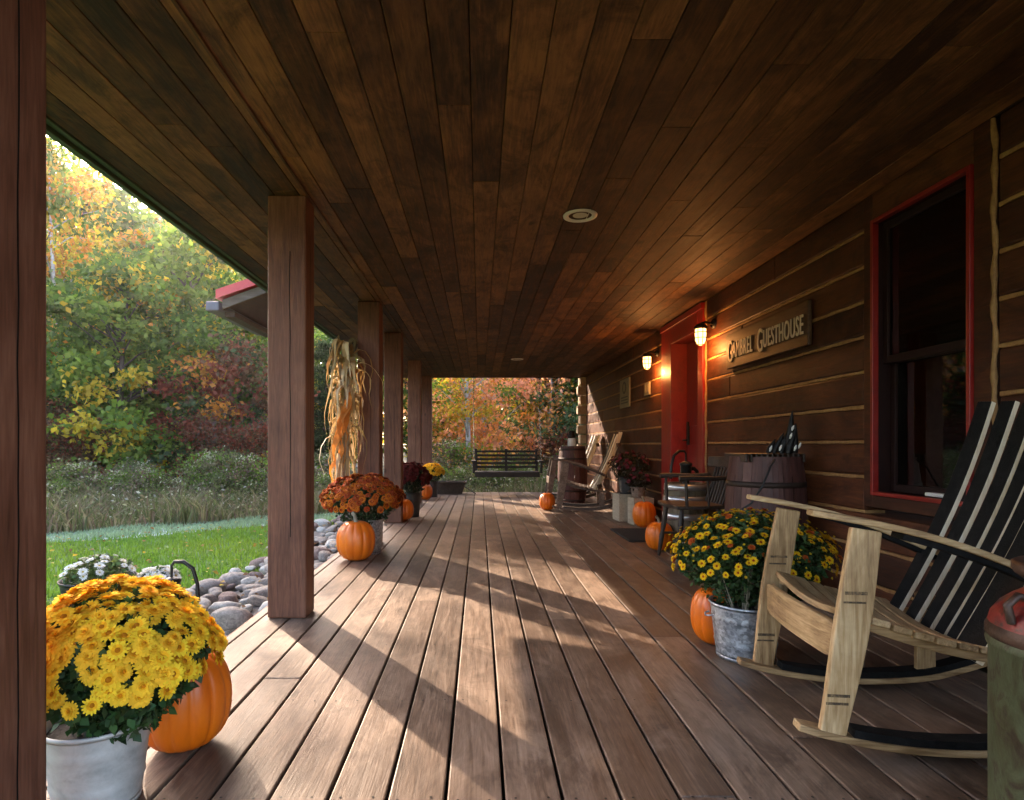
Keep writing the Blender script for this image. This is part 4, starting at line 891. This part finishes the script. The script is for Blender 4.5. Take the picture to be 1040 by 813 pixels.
CR = [flower_mesh('crimson_blossom', .03, R_full[:3], (.11, .014, .014), (.07, .007, .008), (.12, .03, .015), .2, seed=40)]
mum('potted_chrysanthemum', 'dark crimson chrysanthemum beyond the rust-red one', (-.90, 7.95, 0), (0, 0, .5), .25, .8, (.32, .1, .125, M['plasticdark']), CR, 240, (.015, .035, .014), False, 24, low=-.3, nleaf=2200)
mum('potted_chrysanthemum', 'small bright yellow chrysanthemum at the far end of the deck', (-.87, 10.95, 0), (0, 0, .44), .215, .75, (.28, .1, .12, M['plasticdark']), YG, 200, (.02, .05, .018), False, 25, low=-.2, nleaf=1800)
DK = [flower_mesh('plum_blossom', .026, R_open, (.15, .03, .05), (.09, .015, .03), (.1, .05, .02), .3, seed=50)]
t = mum('potted_plant', 'dark leafy plant with plum flowers in a black pot on the box', (1.87, 7.55, .335), (.02, 0, .33), .26, .75, (.22, .1, .13, M['plasticdark']), DK, 60, (.03, .028, .014), False, 26, low=-.1, nleaf=1800, cat='potted plant'); t['group'] = 'dark plants by the far wall'
t = mum('potted_plant', 'small dark trailing plant in a brown pot next to the red door frame', (1.90, 7.2, .315), (.0, 0, .2), .15, .8, (.13, .07, .09, M['oldwood']), DK, 14, (.03, .024, .014), False, 27, low=-.1, nleaf=900, cat='potted plant'); t['group'] = 'dark plants by the far wall'
WH = [flower_mesh('white_blossom', .03, R_open, (.8, .8, .76), (.7, .7, .62), (.5, .4, .08), .25, seed=60)]
t = mum('flower_tub', 'dark tub of white daisies and thin leaves standing on the lawn', (-2.66, 4.2, GZ), (0, 0, .40), .22, .55, (.37, .16, .235, M['plasticdark']), WH, 26, (.1, .14, .05), False, 28, (.7, 1.1), low=.05, nleaf=1500, cat='flower tub'); t['group'] = 'white flowers on the lawn'
t = mum('flower_tub', 'small low tub of white flowers beside the iron pump', (-2.2, 4.12, GZ), (0, 0, .38), .12, .6, (.34, .1, .13, M['plasticdark']), WH, 30, (.06, .1, .04), False, 29, (1.0, 1.5), low=.0, nleaf=500, cat='flower tub'); t['group'] = 'white flowers on the lawn'
pump('rusty black hand pump with curved handle among the lawn flowers', (-2.04, 3.98, -.17), 1.0, math.radians(0))
pd = MB(); barrel(pd, pd, .15, .17, .2, 14, (), top=True); o = pd.build('pump_stand', M['oldwood'], None, 0, (-2.04, 3.98, GZ)); tag(o, 'short wooden keg carrying the rusty hand pump', 'keg')
# ================================================================== CORN STALKS on the third post
t = thing('corn_stalk_bundle', 'dry corn stalk bundle with orange ribbon tied to a porch post', 'corn stalks', (-1.235, 5.58, .45))
rs = random.Random(5); m = MB()
for k in range(9):
    a = rs.uniform(0, 6.28); r_ = rs.uniform(.01, .05); tx, ty = rs.uniform(-.12, .10), rs.uniform(-.08, .04)
    m.tube([(r_*1.4*math.cos(a)+rs.uniform(-.05, .03), r_*1.4*math.sin(a), rs.uniform(0, .1)), (r_*.7*math.cos(a), r_*.7*math.sin(a), .85), (tx*.5, ty*.5, 1.2), (tx, ty, rs.uniform(1.3, 1.5))], [.013, .012, .01, .005], 6)
m.build('stalks', M['crate'], t)
P = []; cc = []
def ribbonq(pts, w, wd, col):
    n_ = len(pts)-1
    for i in range(n_):
        a0, a1 = i/n_, (i+1)/n_
        w0, w1 = w*(.35+.65*math.sin(PI*min(1, a0*1.6+.1)))*(1-a0**3), w*(.35+.65*math.sin(PI*min(1, a1*1.6+.1)))*(1-a1**3)
        d0 = wd+V((0, .5*math.sin(a0*6+w*300), .4*math.cos(a0*5))); d1 = wd+V((0, .5*math.sin(a1*6+w*300), .4*math.cos(a1*5)))
        P.append([pts[i]-d0*w0, pts[i]+d0*w0, pts[i+1]+d1*w1, pts[i+1]-d1*w1]); cc.append(col)
for k in range(150):
    z0 = rs.choice((rs.uniform(.3, 1.0), rs.uniform(.9, 1.42))); a = rs.uniform(0, 6.28); ln = rs.uniform(.22, .55); out = rs.uniform(.03, .11) if z0 < .95 else rs.uniform(.06, .2)
    if rs.random() < .1: out *= 1.6
    rise = rs.uniform(.02, .14); hang = rs.uniform(.6, 1.25); pts = []; tw = rs.uniform(-1, 1); cx = -.06*max(0, (.9-z0)/.9)
    for j in range(9):
        f_ = j/8; rr = .035+out*math.sin(PI*min(f_*.8, .55))+.02*math.sin(f_*9+k)
        zz = z0+rise*math.sin(PI*min(1, f_*1.6))-ln*hang*f_*f_
        pts.append(V((cx+rr*math.cos(a+tw*f_), rr*math.sin(a+tw*f_)*.8, max(.02, zz))))
    wd = V((-math.sin(a), math.cos(a), rs.uniform(-.6, .6))).normalized(); b_ = rs.uniform(.65, 1.2); c_ = rs.choice(((.5, .34, .17), (.58, .44, .26), (.4, .27, .13), (.34, .27, .13), (.62, .5, .34), (.55, .33, .14)))
    ribbonq(pts, rs.uniform(.014, .03), wd, tuple(c*b_ for c in c_))
quads('leaves', np.array([[tuple(p) for p in q] for q in P]), np.array(cc), M['husk'], t)
P.clear(); cc.clear()
for (x0, x1, z0, z1, w) in ((.02, -.06, .92, .42, .04), (.0, -.12, .86, .12, .045), (.03, .0, .98, .5, .03), (-.03, -.15, .5, .08, .03)):
    ribbonq([V((x0+(x1-x0)*f_+.025*math.sin(f_*9), -.085-.03*math.sin(PI*f_)-.015*math.sin(f_*14), z0+(z1-z0)*f_)) for f_ in np.linspace(0, 1, 15)], w, V((1, .3, 0)).normalized(), (.62, .22, .05))
quads('ribbon', np.array([[tuple(p) for p in q] for q in P]), np.array(cc), M['husk'], t)
m = MB()
for z in (.83, .87): m.tube([(.075*math.cos(a), .075*math.sin(a), z) for a in np.linspace(0, 6.28, 17)], .007, 6)
m.build('twine', M['chink'], t)
# ================================================================== ROCKS
import bmesh
def rock_mesh(seed, mat):
    rs = random.Random(seed); bm = bmesh.new(); bmesh.ops.create_icosphere(bm, subdivisions=3, radius=1)
    ks = [V((rs.gauss(0, 1), rs.gauss(0, 1), rs.gauss(0, 1))).normalized() for _ in range(9)]; kd = [rs.uniform(.6, .92) for _ in ks]
    for v in bm.verts:
        p = v.co.copy()
        for q, d_ in zip(ks, kd):
            e_ = p.dot(q)-d_
            if e_ > 0: p -= q*e_*.8
        v.co = V((p.x*1.25, p.y*.95, p.z*.72))*(1+.04*math.sin(p.x*5+seed)*math.cos(p.y*6)+.025*math.sin(p.z*9+p.x*7))
    me = bpy.data.meshes.new('river_rock'); bm.to_mesh(me); bm.free()
    for q in me.polygons: q.use_smooth = True
    me.materials.append(mat); return me
kinds = [('smooth grey-mauve river rock in the bed beside the deck', 'grey-mauve river rocks', 'rockA'), ('smooth pale grey river rock in the bed beside the deck', 'pale grey river rocks', 'rockB'), ('dark purple-brown river rock in the bed beside the deck', 'purple-brown river rocks', 'rockC')]
RM = {k[2]: [rock_mesh(i*10+j, M[k[2]]) for j in range(4)] for i, k in enumerate(kinds)}
rs = random.Random(11); placed = []
def put_rock(me, x, y, z, s, lab, grp):
    o = bpy.data.objects.new('river_rock', me); C.objects.link(o); o.location = (x, y, z); o.scale = (s, s*rs.uniform(.85, 1.1), s*rs.uniform(.8, 1.1)); o.rotation_euler = (rs.uniform(-.35, .35), rs.uniform(-.35, .35), rs.uniform(0, 6.28))
    tag(o, lab, 'rock', grp)
put_rock(RM['rockA'][0], -1.50, 3.62, -.10, .105, 'largest grey-mauve river rock, at the deck edge in front of the post', None); placed.append((-1.5, 3.62, .12))
tries = 0
while len(placed) < 250 and tries < 9000:
    tries += 1
    y = 2.3+9.0*rs.random()**1.25; x = rs.uniform(-2.55+.2*math.sin(y*1.3), -1.38); s = rs.uniform(.04, .09) if rs.random() < .78 else rs.uniform(.09, .135)
    if any((x-a)**2+(y-b)**2 < (.78*(s+c))**2 for a, b, c in placed): continue
    if (x+2.04)**2+(y-3.98)**2 < .06 or (x+2.2)**2+(y-4.12)**2 < .05 or (x+2.66)**2+(y-4.2)**2 < .12: continue
    placed.append((x, y, s)); f_ = max(0, min(1, (x+2.4)/1.1)); z = GZ+.03+.13*f_+s*.25
    lab, grp, mk = kinds[rs.choices((0, 1, 2), (.5, .28, .22))[0]]
    put_rock(rs.choice(RM[mk]), x, y, z, s, lab, grp)
# ================================================================== GRASS, WEEDS
def blades(name, xy, z0, h, w, col, mat, lean=.5, curve=.5):
    n = len(xy); a = RNG.random(n)*2*PI; d_ = np.stack([np.cos(a), np.sin(a), np.zeros(n)], 1); s_ = np.stack([-np.sin(a+1.2), np.cos(a+1.2), np.zeros(n)], 1)
    b0 = np.concatenate([xy, np.full((n, 1), z0)], 1); h = h[:, None]; w = w[:, None]; ln = lean*h*RNG.random((n, 1))
    p1 = b0+d_*ln*.35+np.array([0, 0, 1])*h*.6; p2 = b0+d_*ln*(1+curve)+np.array([0, 0, 1])*h
    Q = np.concatenate([np.stack([b0-s_*w, b0+s_*w, p1+s_*w*.8, p1-s_*w*.8], 1), np.stack([p1-s_*w*.8, p1+s_*w*.8, p2+s_*w*.1, p2-s_*w*.1], 1)])
    return quads(name, Q, np.concatenate([col, col]), mat)
n = 90000; x = -1.5-9.5*RNG.random(n)**1.3; y = 2.5+10*RNG.random(n); k = np.array([yy < mow(xx) and not (xx > -2.4+.22*math.sin(yy*1.3)) for xx, yy in zip(x, y)])
x, y = x[k], y[k]; n = len(x); pat = .5+.5*np.sin(x*1.7+np.sin(y*1.1))*np.sin(y*2.3+x)
col = np.array([.12, .25, .04])[None]*(1-pat[:, None]*.5)+np.array([.26, .34, .05])[None]*pat[:, None]*.5; col = col*(.7+.6*RNG.random((n, 1)))
tag(blades('lawn_grass', np.stack([x, y], 1), GZ, .035+.035*RNG.random(n), .004+.003*RNG.random(n), col, M['blade']), kind='stuff')
n = 16000; x = -12+10.6*RNG.random(n); y = np.array([mow(a) for a in x])+.05+1.15*RNG.random(n)
col = np.array([.24, .34, .24])[None]*(.7+.6*RNG.random((n, 1)))
tag(blades('frosted_grass', np.stack([x, y], 1), GZ, (.03+.07*RNG.random(n))*(.6+.5*np.sin(x*2.1)**2), .005+.004*RNG.random(n), col, M['blade']), kind='stuff')
n = 30000; x = -14+22*RNG.random(n); y = np.where(x < -1.2, np.array([mow(min(a, -1.3)) for a in x])+1.15, 12.6)+3.6*RNG.random(n)**1.2
cl = .5+.5*np.sin(x*2.3+np.sin(y*1.9)*2)*np.sin(y*1.7-x*.8)
pal = np.array([(.17, .17, .08), (.26, .22, .13), (.13, .15, .06), (.28, .22, .15), (.2, .13, .1), (.1, .12, .05)])[RNG.integers(0, 6, n)]
tag(blades('meadow_weeds', np.stack([x, y], 1), GZ, (.2+.5*RNG.random(n)**1.5)*(.3+.85*cl), .006+.008*RNG.random(n), pal*(.7+.6*RNG.random((n, 1))), M['blade'], .7), kind='stuff')
# weeds' leaves and pale seed heads
n = 9000; x = -14+22*RNG.random(n); y = np.where(x < -1.2, np.array([mow(min(a, -1.3)) for a in x])+1.3, 12.9)+3.4*RNG.random(n); cl = .5+.5*np.sin(x*2.3+np.sin(y*1.9)*2)*np.sin(y*1.7-x*.8)
z = GZ+(.2+.55*RNG.random(n))*(.4+.8*cl); pal = np.array([(.17, .2, .09), (.33, .32, .24), (.55, .53, .47), (.26, .2, .14), (.16, .22, .08)])[RNG.choice(5, n, p=[.35, .2, .1, .15, .2])]
tag(quads('meadow_leaves', leafquads(np.stack([x, y, z], 1), .03+.06*RNG.random(n), (0, 0, .4), .5), pal*(.7+.6*RNG.random((n, 1))), M['leaf']), kind='stuff')
n = 900; x = -1.4-8*RNG.random(n)**1.1; y = 3+9*RNG.random(n); k = np.array([yy < mow(xx)+.8 for xx, yy in zip(x, y)]); x, y = x[k], y[k]; n = len(x)
pal = np.array([(.42, .26, .05), (.3, .14, .05), (.2, .1, .05), (.5, .38, .1)])[RNG.integers(0, 4, n)]
tag(quads('fallen_leaves', leafquads(np.stack([x, y, np.where(x > -2.3, GZ+.16, GZ+.045)+.02*RNG.random(n)], 1), .03+.04*RNG.random(n), (0, 0, 3), .7), pal*(.7+.6*RNG.random((n, 1))), M['leaf']), kind='stuff')
# ================================================================== TREES
def tree_proto(name, seed, H, R, base, pal, nleaf, leaf, tr, bark, lean=(0, 0), nclump=46, sig=.17, conif=False, skew=.55):
    rs = random.Random(seed); t = thing(name, 'x', 'tree')
    m = MB(); path = []
    for k in range(9):
        f_ = k/8; path.append((lean[0]*H*f_*f_+.06*math.sin(f_*5+seed), lean[1]*H*f_*f_+.06*math.cos(f_*4+seed), H*.93*f_))
    m.tube(path, [tr*(1.25-.25*min(1, k))*(1-.88*k/8) for k in range(9)], 9)
    cl = []
    for k in range(nclump):
        f_ = rs.random()
        if conif:
            zz = base+(H-base)*f_**1.2; rmax = R*(1-(zz-base)/(H-base+.01))**.8+.15
        else:
            zz = base+(H-base)*f_; u = (zz-base)/(H-base); rmax = R*math.sin(PI*min(1, max(.06, u*.82+.14)))**.6
        a = rs.uniform(0, 6.28); r_ = rmax*rs.random()**skew; i = min(7, max(0, int(zz/H*8.2))); px, py, _ = path[i]
        cl.append((px+r_*math.cos(a), py+r_*math.sin(a), zz))
        z0 = max(.25*base+.1, zz-r_*rs.uniform(.5, .9)) if not conif else zz+.1; j = min(8, max(0, z0/(H*.93)*8)); ji = int(j); jf = j-ji; q0 = V(path[ji]); q1 = V(path[min(8, ji+1)]); st = q0.lerp(q1, jf)
        mid = st.lerp(V(cl[-1]), .5)+V((rs.uniform(-.1, .1), rs.uniform(-.1, .1), rs.uniform(-.1, .25)))*R*.4; rb = tr*.34*(1-.6*zz/H)
        m.tube([st, mid, V(cl[-1])], [rb, rb*.6, rb*.2], 5)
    m.build('trunk', bark, t)
    cl = np.array(cl); idx = RNG.integers(0, len(cl), nleaf); sg_ = R*sig*(.6+.8*RNG.random(len(cl)))
    pos = cl[idx]+RNG.normal(size=(nleaf, 3))*sg_[idx][:, None]*np.array([1, 1, .62 if not conif else .25])
    pos[:, 2] = np.maximum(pos[:, 2], .12)
    pw_ = np.array([w for w, c in pal]); pc = np.array([c for w, c in pal]); ci = RNG.choice(len(pal), len(cl), p=pw_/pw_.sum())
    alt = RNG.random(nleaf) < .25; cidx = np.where(alt, RNG.choice(len(pal), nleaf, p=pw_/pw_.sum()), ci[idx]); col = pc[cidx]*(.6+.8*RNG.random((nleaf, 1)))
    quads('crown', leafquads(pos, leaf*(.6+.8*RNG.random(nleaf)), (0, 0, .35), .32 if conif else .68, .3), np.clip(col, .004, 1), M['leaf'], t)
    return t
G1, G2, G3, Yw, Or, Rd, Br, Pk = (.07, .145, .024), (.135, .22, .035), (.034, .066, .02), (.52, .39, .045), (.55, .23, .045), (.2, .05, .03), (.13, .075, .04), (.85, .38, .24)
protos = {
 'oak_green': tree_proto('leafy_tree', 1, 7.6, 2.7, 1.1, [(6, G1), (5, G2), (1.2, Yw), (.3, Or)], 15000, .2, .19, M['bark'], (.05, -.02), 78, .115),
 'gold': tree_proto('leafy_tree', 2, 7.0, 2.4, .9, [(3, Yw), (3, G2), (1.5, Or), (1, G1)], 12500, .18, .15, M['bark'], (-.04, .02), 66, .12),
 'mixed': tree_proto('leafy_tree', 3, 8.2, 2.5, 1.6, [(6, G2), (4, G1), (1.5, Yw), (.6, Br)], 13500, .18, .17, M['bark'], (.05, 0), 70, .12),
 'maple': tree_proto('maple_tree', 4, 6.6, 2.6, 1.0, [(4, Pk), (2.5, Or), (1.2, Yw), (1, G2), (1, Br)], 13000, .13, .12, M['palebark'], (.0, .02), 56),
 'russet': tree_proto('russet_tree', 5, 4.6, 2.0, .5, [(3, Rd), (3, Br), (1, Or), (1.2, G3)], 8000, .16, .09, M['bark'], (.02, .03), 46, .14),
 'pine': tree_proto('pine_tree', 6, 9.5, 2.1, 1.0, [(4, G3), (3, (.05, .095, .035)), (1, (.08, .12, .05))], 20000, .2, .15, M['bark'], (0, 0), 110, .16, True),
 'lowmaple': tree_proto('maple_tree', 14, 4.6, 2.3, .7, [(5, Pk), (2.5, (.75, .34, .12)), (.8, Yw)], 11000, .12, .09, M['palebark'], (.0, .02), 52),
 'lowpine': tree_proto('pine_tree', 16, 7.0, 2.1, .2, [(4, (.1, .16, .07)), (3, (.13, .2, .09)), (1, (.18, .23, .11))], 20000, .17, .12, M['bark'], (0, 0), 110, .16, True),
 'birch': tree_proto('birch_tree', 7, 9.0, 2.0, 2.6, [(3, Yw), (2, G2), (2, Or)], 7000, .11, .11, M['palebark'], (-.015, 0), 40),
 'shrub': tree_proto('shrub', 8, 1.5, .95, .15, [(4, (.11, .13, .06)), (2, (.2, .17, .11)), (2, G2), (1.4, (.17, .1, .08)), (.8, (.5, .48, .4))], 3600, .08, .025, M['bark'], (0, 0), 34, .2),
 'redshrub': tree_proto('shrub', 9, 2.2, 1.3, .2, [(3, Rd), (3, Br), (1, (.14, .08, .07)), (1, G3)], 5000, .09, .03, M['bark'], (0, 0), 36, .2),
}
used = set()
def gz(x, y): return GZ-.004+((.05*math.sin(x*.9)+.04*math.sin(y*1.3+x)+min(1.2, .02*max(0, math.hypot(x, y)-16))) if (x < -7 or y > 16) else 0)
def plant(kind, px, Y, s, label, rz=None, group=None, cat=None, sz=1.0):
    """px: photo column where it stands, Y: distance"""
    p = protos[kind]; o = p if kind not in used else copy_tree(p); used.add(kind)
    x = (px-CX)/F*Y; o.location = (x, Y, gz(x, Y)-.03); o.rotation_euler = (0, 0, rz if rz is not None else (px*1.7) % 6.28); o.scale = (s, s, s*sz)
    o['label'] = label; o['category'] = cat or ('shrub' if 'shrub' in kind else 'tree'); o['group'] = group or ('shrubs at the forest edge' if 'shrub' in kind else 'trees of the forest edge')
    return o
T = plant
T('oak_green', 118, 14.6, .74, 'broad green tree with a dark leaning trunk left of the porch, nearest of the wood', 1.0)
T('gold', 34, 17.2, .85, 'tall golden-leaved tree showing beside the nearest porch post', sz=1.65)
T('mixed', 205, 16.8, .9, 'yellow-green tree left of the red-edged entry roof')
T('pine', 250, 18.5, .66, 'dark evergreen rising just below the red-edged entry roof')
T('russet', 238, 15.2, .82, 'small russet tree low in the wood beside the second post')
T('oak_green', 165, 21.5, 1.1, 'green tree deeper in the wood behind the leaning one', 3.0)
T('oak_green', 165, 15.8, .7, 'small green understorey tree right of the leaning one')
T('russet', 60, 14.4, .5, 'low rusty-leaved tree at the left edge of the wood')
T('mixed', 98, 18.5, .85, 'yellow-green tree glowing behind the leaning green tree', 2.4)
T('mixed', 20, 19.0, 1.0, 'green tree hidden mostly by the nearest porch post')
T('pine', 330, 19.5, .48, 'dark evergreen behind the corn stalks')
T('oak_green', 345, 23.0, .68, 'green tree deep in the wood behind the corn stalk post', 5.0)
T('mixed', 415, 20.0, .72, 'yellow-green tree seen in the gaps between far posts')
T('lowmaple', 492, 17.6, 1.1, 'salmon-orange maple behind the porch swing', .4)
T('birch', 474, 15.6, .75, 'pale-trunked birch rising left of the porch swing', .2)
T('gold', 450, 17.4, .4, 'small golden tree low at the far post')
T('lowpine', 573, 18.5, 1.0, 'dark evergreen behind the far log corner', 2.0)
T('lowpine', 548, 20.5, 1.1, 'tall evergreen right of the orange maple', 4.0)
T('birch', 558, 18.0, .6, 'thin pale birch above the right end of the swing', 2.2)
T('maple', 532, 21.5, .7, 'smaller orange maple behind the swing', 3.3)
T('oak_green', 505, 27.0, .8, 'green tree deep behind the orange maple at the far opening', 2.0)
T('mixed', 610, 19.0, .95, 'green tree partly hidden by the house corner')
T('oak_green', 90, 25.0, 1.55, 'taller green tree at the back of the wood, far left', 4.2)
T('mixed', 225, 24.0, 1.0, 'tall yellow-green tree at the back of the wood', 2.8)
T('mixed', 290, 24.0, .75, 'tall green tree at the back, behind the second post')
T('birch', 56, 17.0, 1.08, 'slender tall birch with yellow leaves in the left wood', 1.3)
T('maple', 360, 28.0, .7, 'orange maple at the back between the posts', 1.8)
T('oak_green', 140, 33.0, 1.75, 'very tall far green tree above the leaning one', 5.5)
T('mixed', 215, 34.0, 1.65, 'very tall far tree with its top near the eave', 1.1)
T('oak_green', 275, 34.0, 1.6, 'far green tree behind the red-edged entry roof', 2.6)
sh = [('shrub', 70, 11.2, .62, 'grey-green shrub at the lawn edge, far left'), ('shrub', 215, 12.6, .75, 'silvery shrub with pale seed heads in front of the wood'), ('shrub', 250, 12.2, .7, 'greyish shrub at the lawn edge next to the second post'),
      ('redshrub', 195, 14.2, .85, 'purple-brown shrub below the yellow-green tree'), ('redshrub', 255, 14.0, .8, 'brown-red shrub beside the second post'), ('redshrub', 75, 13.6, .8, 'rusty shrub at the foot of the golden tree'),
      ('shrub', 335, 13.6, .7, 'olive shrub behind the rust-red flowers'), ('shrub', 150, 12.0, .55, 'low grey shrub on the lawn edge below the leaning tree'), ('shrub', 460, 15.0, .9, 'yellowish shrub left of the birch trunk'),
      ('shrub', 525, 16.0, .75, 'low olive shrub under the porch swing'), ('redshrub', 565, 16.4, .7, 'brown shrub behind the barrel table'), ('redshrub', 130, 14.6, .9, 'dark red shrub under the leaning green tree'), ('shrub', 585, 15.2, .8, 'green shrub beside the far log corner')]
for k, px, Y, s, lab in sh: T(k, px, Y, s, lab)
for k, (px, Y, s) in enumerate(((55, 10.9, .4), (95, 11.4, .45), (120, 11.9, .5), (180, 12.1, .42), (235, 12.6, .5), (262, 13.0, .5), (200, 13.2, .6), (140, 13.0, .62), (85, 12.4, .6), (330, 12.9, .45), (470, 14.0, .5), (500, 14.6, .5), (540, 14.2, .5), (515, 15.2, .6), (445, 14.4, .5))):
    T('shrub', px, Y, s, 'knee-high grey-green brush plant in the unmown strip before the wood', group='brush plants in the unmown strip')
# far wood: one mass
n = 26000; a = np.radians(-75+120*RNG.random(n)); rr = 44+16*RNG.random(n); top = 10.5+2.0*np.sin(a*17)+1.3*np.sin(a*41+1); z = top*RNG.random(n)**.8
a2 = np.radians(-125+80*RNG.random(16000)); r2 = 24+14*RNG.random(16000); z2 = (7+1.8*np.sin(a2*19)+np.sin(a2*47))*RNG.random(16000)**.8
a = np.concatenate([a, a2]); rr = np.concatenate([rr, r2]); z = np.concatenate([z, z2]); n = len(a)
pal = np.array([G1, G2, G3, Yw, Br, Or])[RNG.choice(6, n, p=[.28, .22, .22, .1, .12, .06])]
tag(quads('far_woods', leafquads(np.stack([rr*np.sin(a), rr*np.cos(a), z], 1), .35+.5*RNG.random(n), (0, 0, .3), .7), pal*(.6+.8*RNG.random((n, 1))), M['leaf']), kind='stuff')

m = MB(); m.box(-60, 50, -12, 62, GZ-1.4, 17); hz_ = bpy.data.materials.new('morning_haze'); hz_.use_nodes = True; nt = hz_.node_tree; nt.nodes.clear()
o_ = nt.nodes.new('ShaderNodeOutputMaterial'); pv = nt.nodes.new('ShaderNodeVolumePrincipled'); pv.inputs['Color'].default_value = (.95, .93, .9, 1); pv.inputs['Density'].default_value = .0006; pv.inputs['Anisotropy'].default_value = .75
nt.links.new(pv.outputs[0], o_.inputs['Volume']); tag(m.build('haze', hz_), kind='stuff')
# ================================================================== LIGHT, CAMERA
SD = V((-.72, 1.0, .60)).normalized()
el = math.asin(SD.z); az = math.atan2(SD.x, SD.y)
W = bpy.data.worlds.new('World'); S.world = W; W.use_nodes = True
nt = W.node_tree; bg = nt.nodes['Background']; sky = nt.nodes.new('ShaderNodeTexSky'); sky.sky_type = 'NISHITA'; sky.sun_disc = False
sky.sun_elevation = el; sky.sun_rotation = az; sky.air_density = 1.0; sky.dust_density = 2.5; sky.ozone_density = 1.0
nt.links.new(sky.outputs[0], bg.inputs[0]); bg.inputs[1].default_value = .15
sl = bpy.data.lights.new('sun', 'SUN'); sl.energy = 2.0; sl.angle = math.radians(.55); sl.color = (1, .86, .68)
so = bpy.data.objects.new('sun', sl); C.objects.link(so); so.rotation_mode = 'QUATERNION'; so.rotation_quaternion = SD.to_track_quat('Z', 'Y')
cam = bpy.data.cameras.new('camera'); co = bpy.data.objects.new('camera', cam); C.objects.link(co)
co.location = (0, 0, CAMZ); co.rotation_euler = (PI/2, 0, 0); cam.lens = F/1040*36; cam.sensor_width = 36
cam.shift_x = (520-CX)/1040; cam.shift_y = (HZ-406.5)/1040; cam.clip_start = .05; cam.clip_end = 2000
S.camera = co
S.view_settings.view_transform = 'Standard'; S.view_settings.look = 'None'; S.view_settings.exposure = 3.15; S.view_settings.gamma = 1; S.view_settings.use_white_balance = True; S.view_settings.white_balance_temperature = 7200; S.view_settings.white_balance_tint = 18; S.view_settings.use_curve_mapping = False
S.render.engine = 'CYCLES'; S.cycles.use_denoising = True; S.cycles.max_bounces = 10; S.cycles.diffuse_bounces = 6; S.cycles.glossy_bounces = 3; S.cycles.transmission_bounces = 6; S.cycles.transparent_max_bounces = 8
S.cycles.sample_clamp_indirect = 6; S.cycles.caustics_reflective = False; S.cycles.caustics_refractive = False
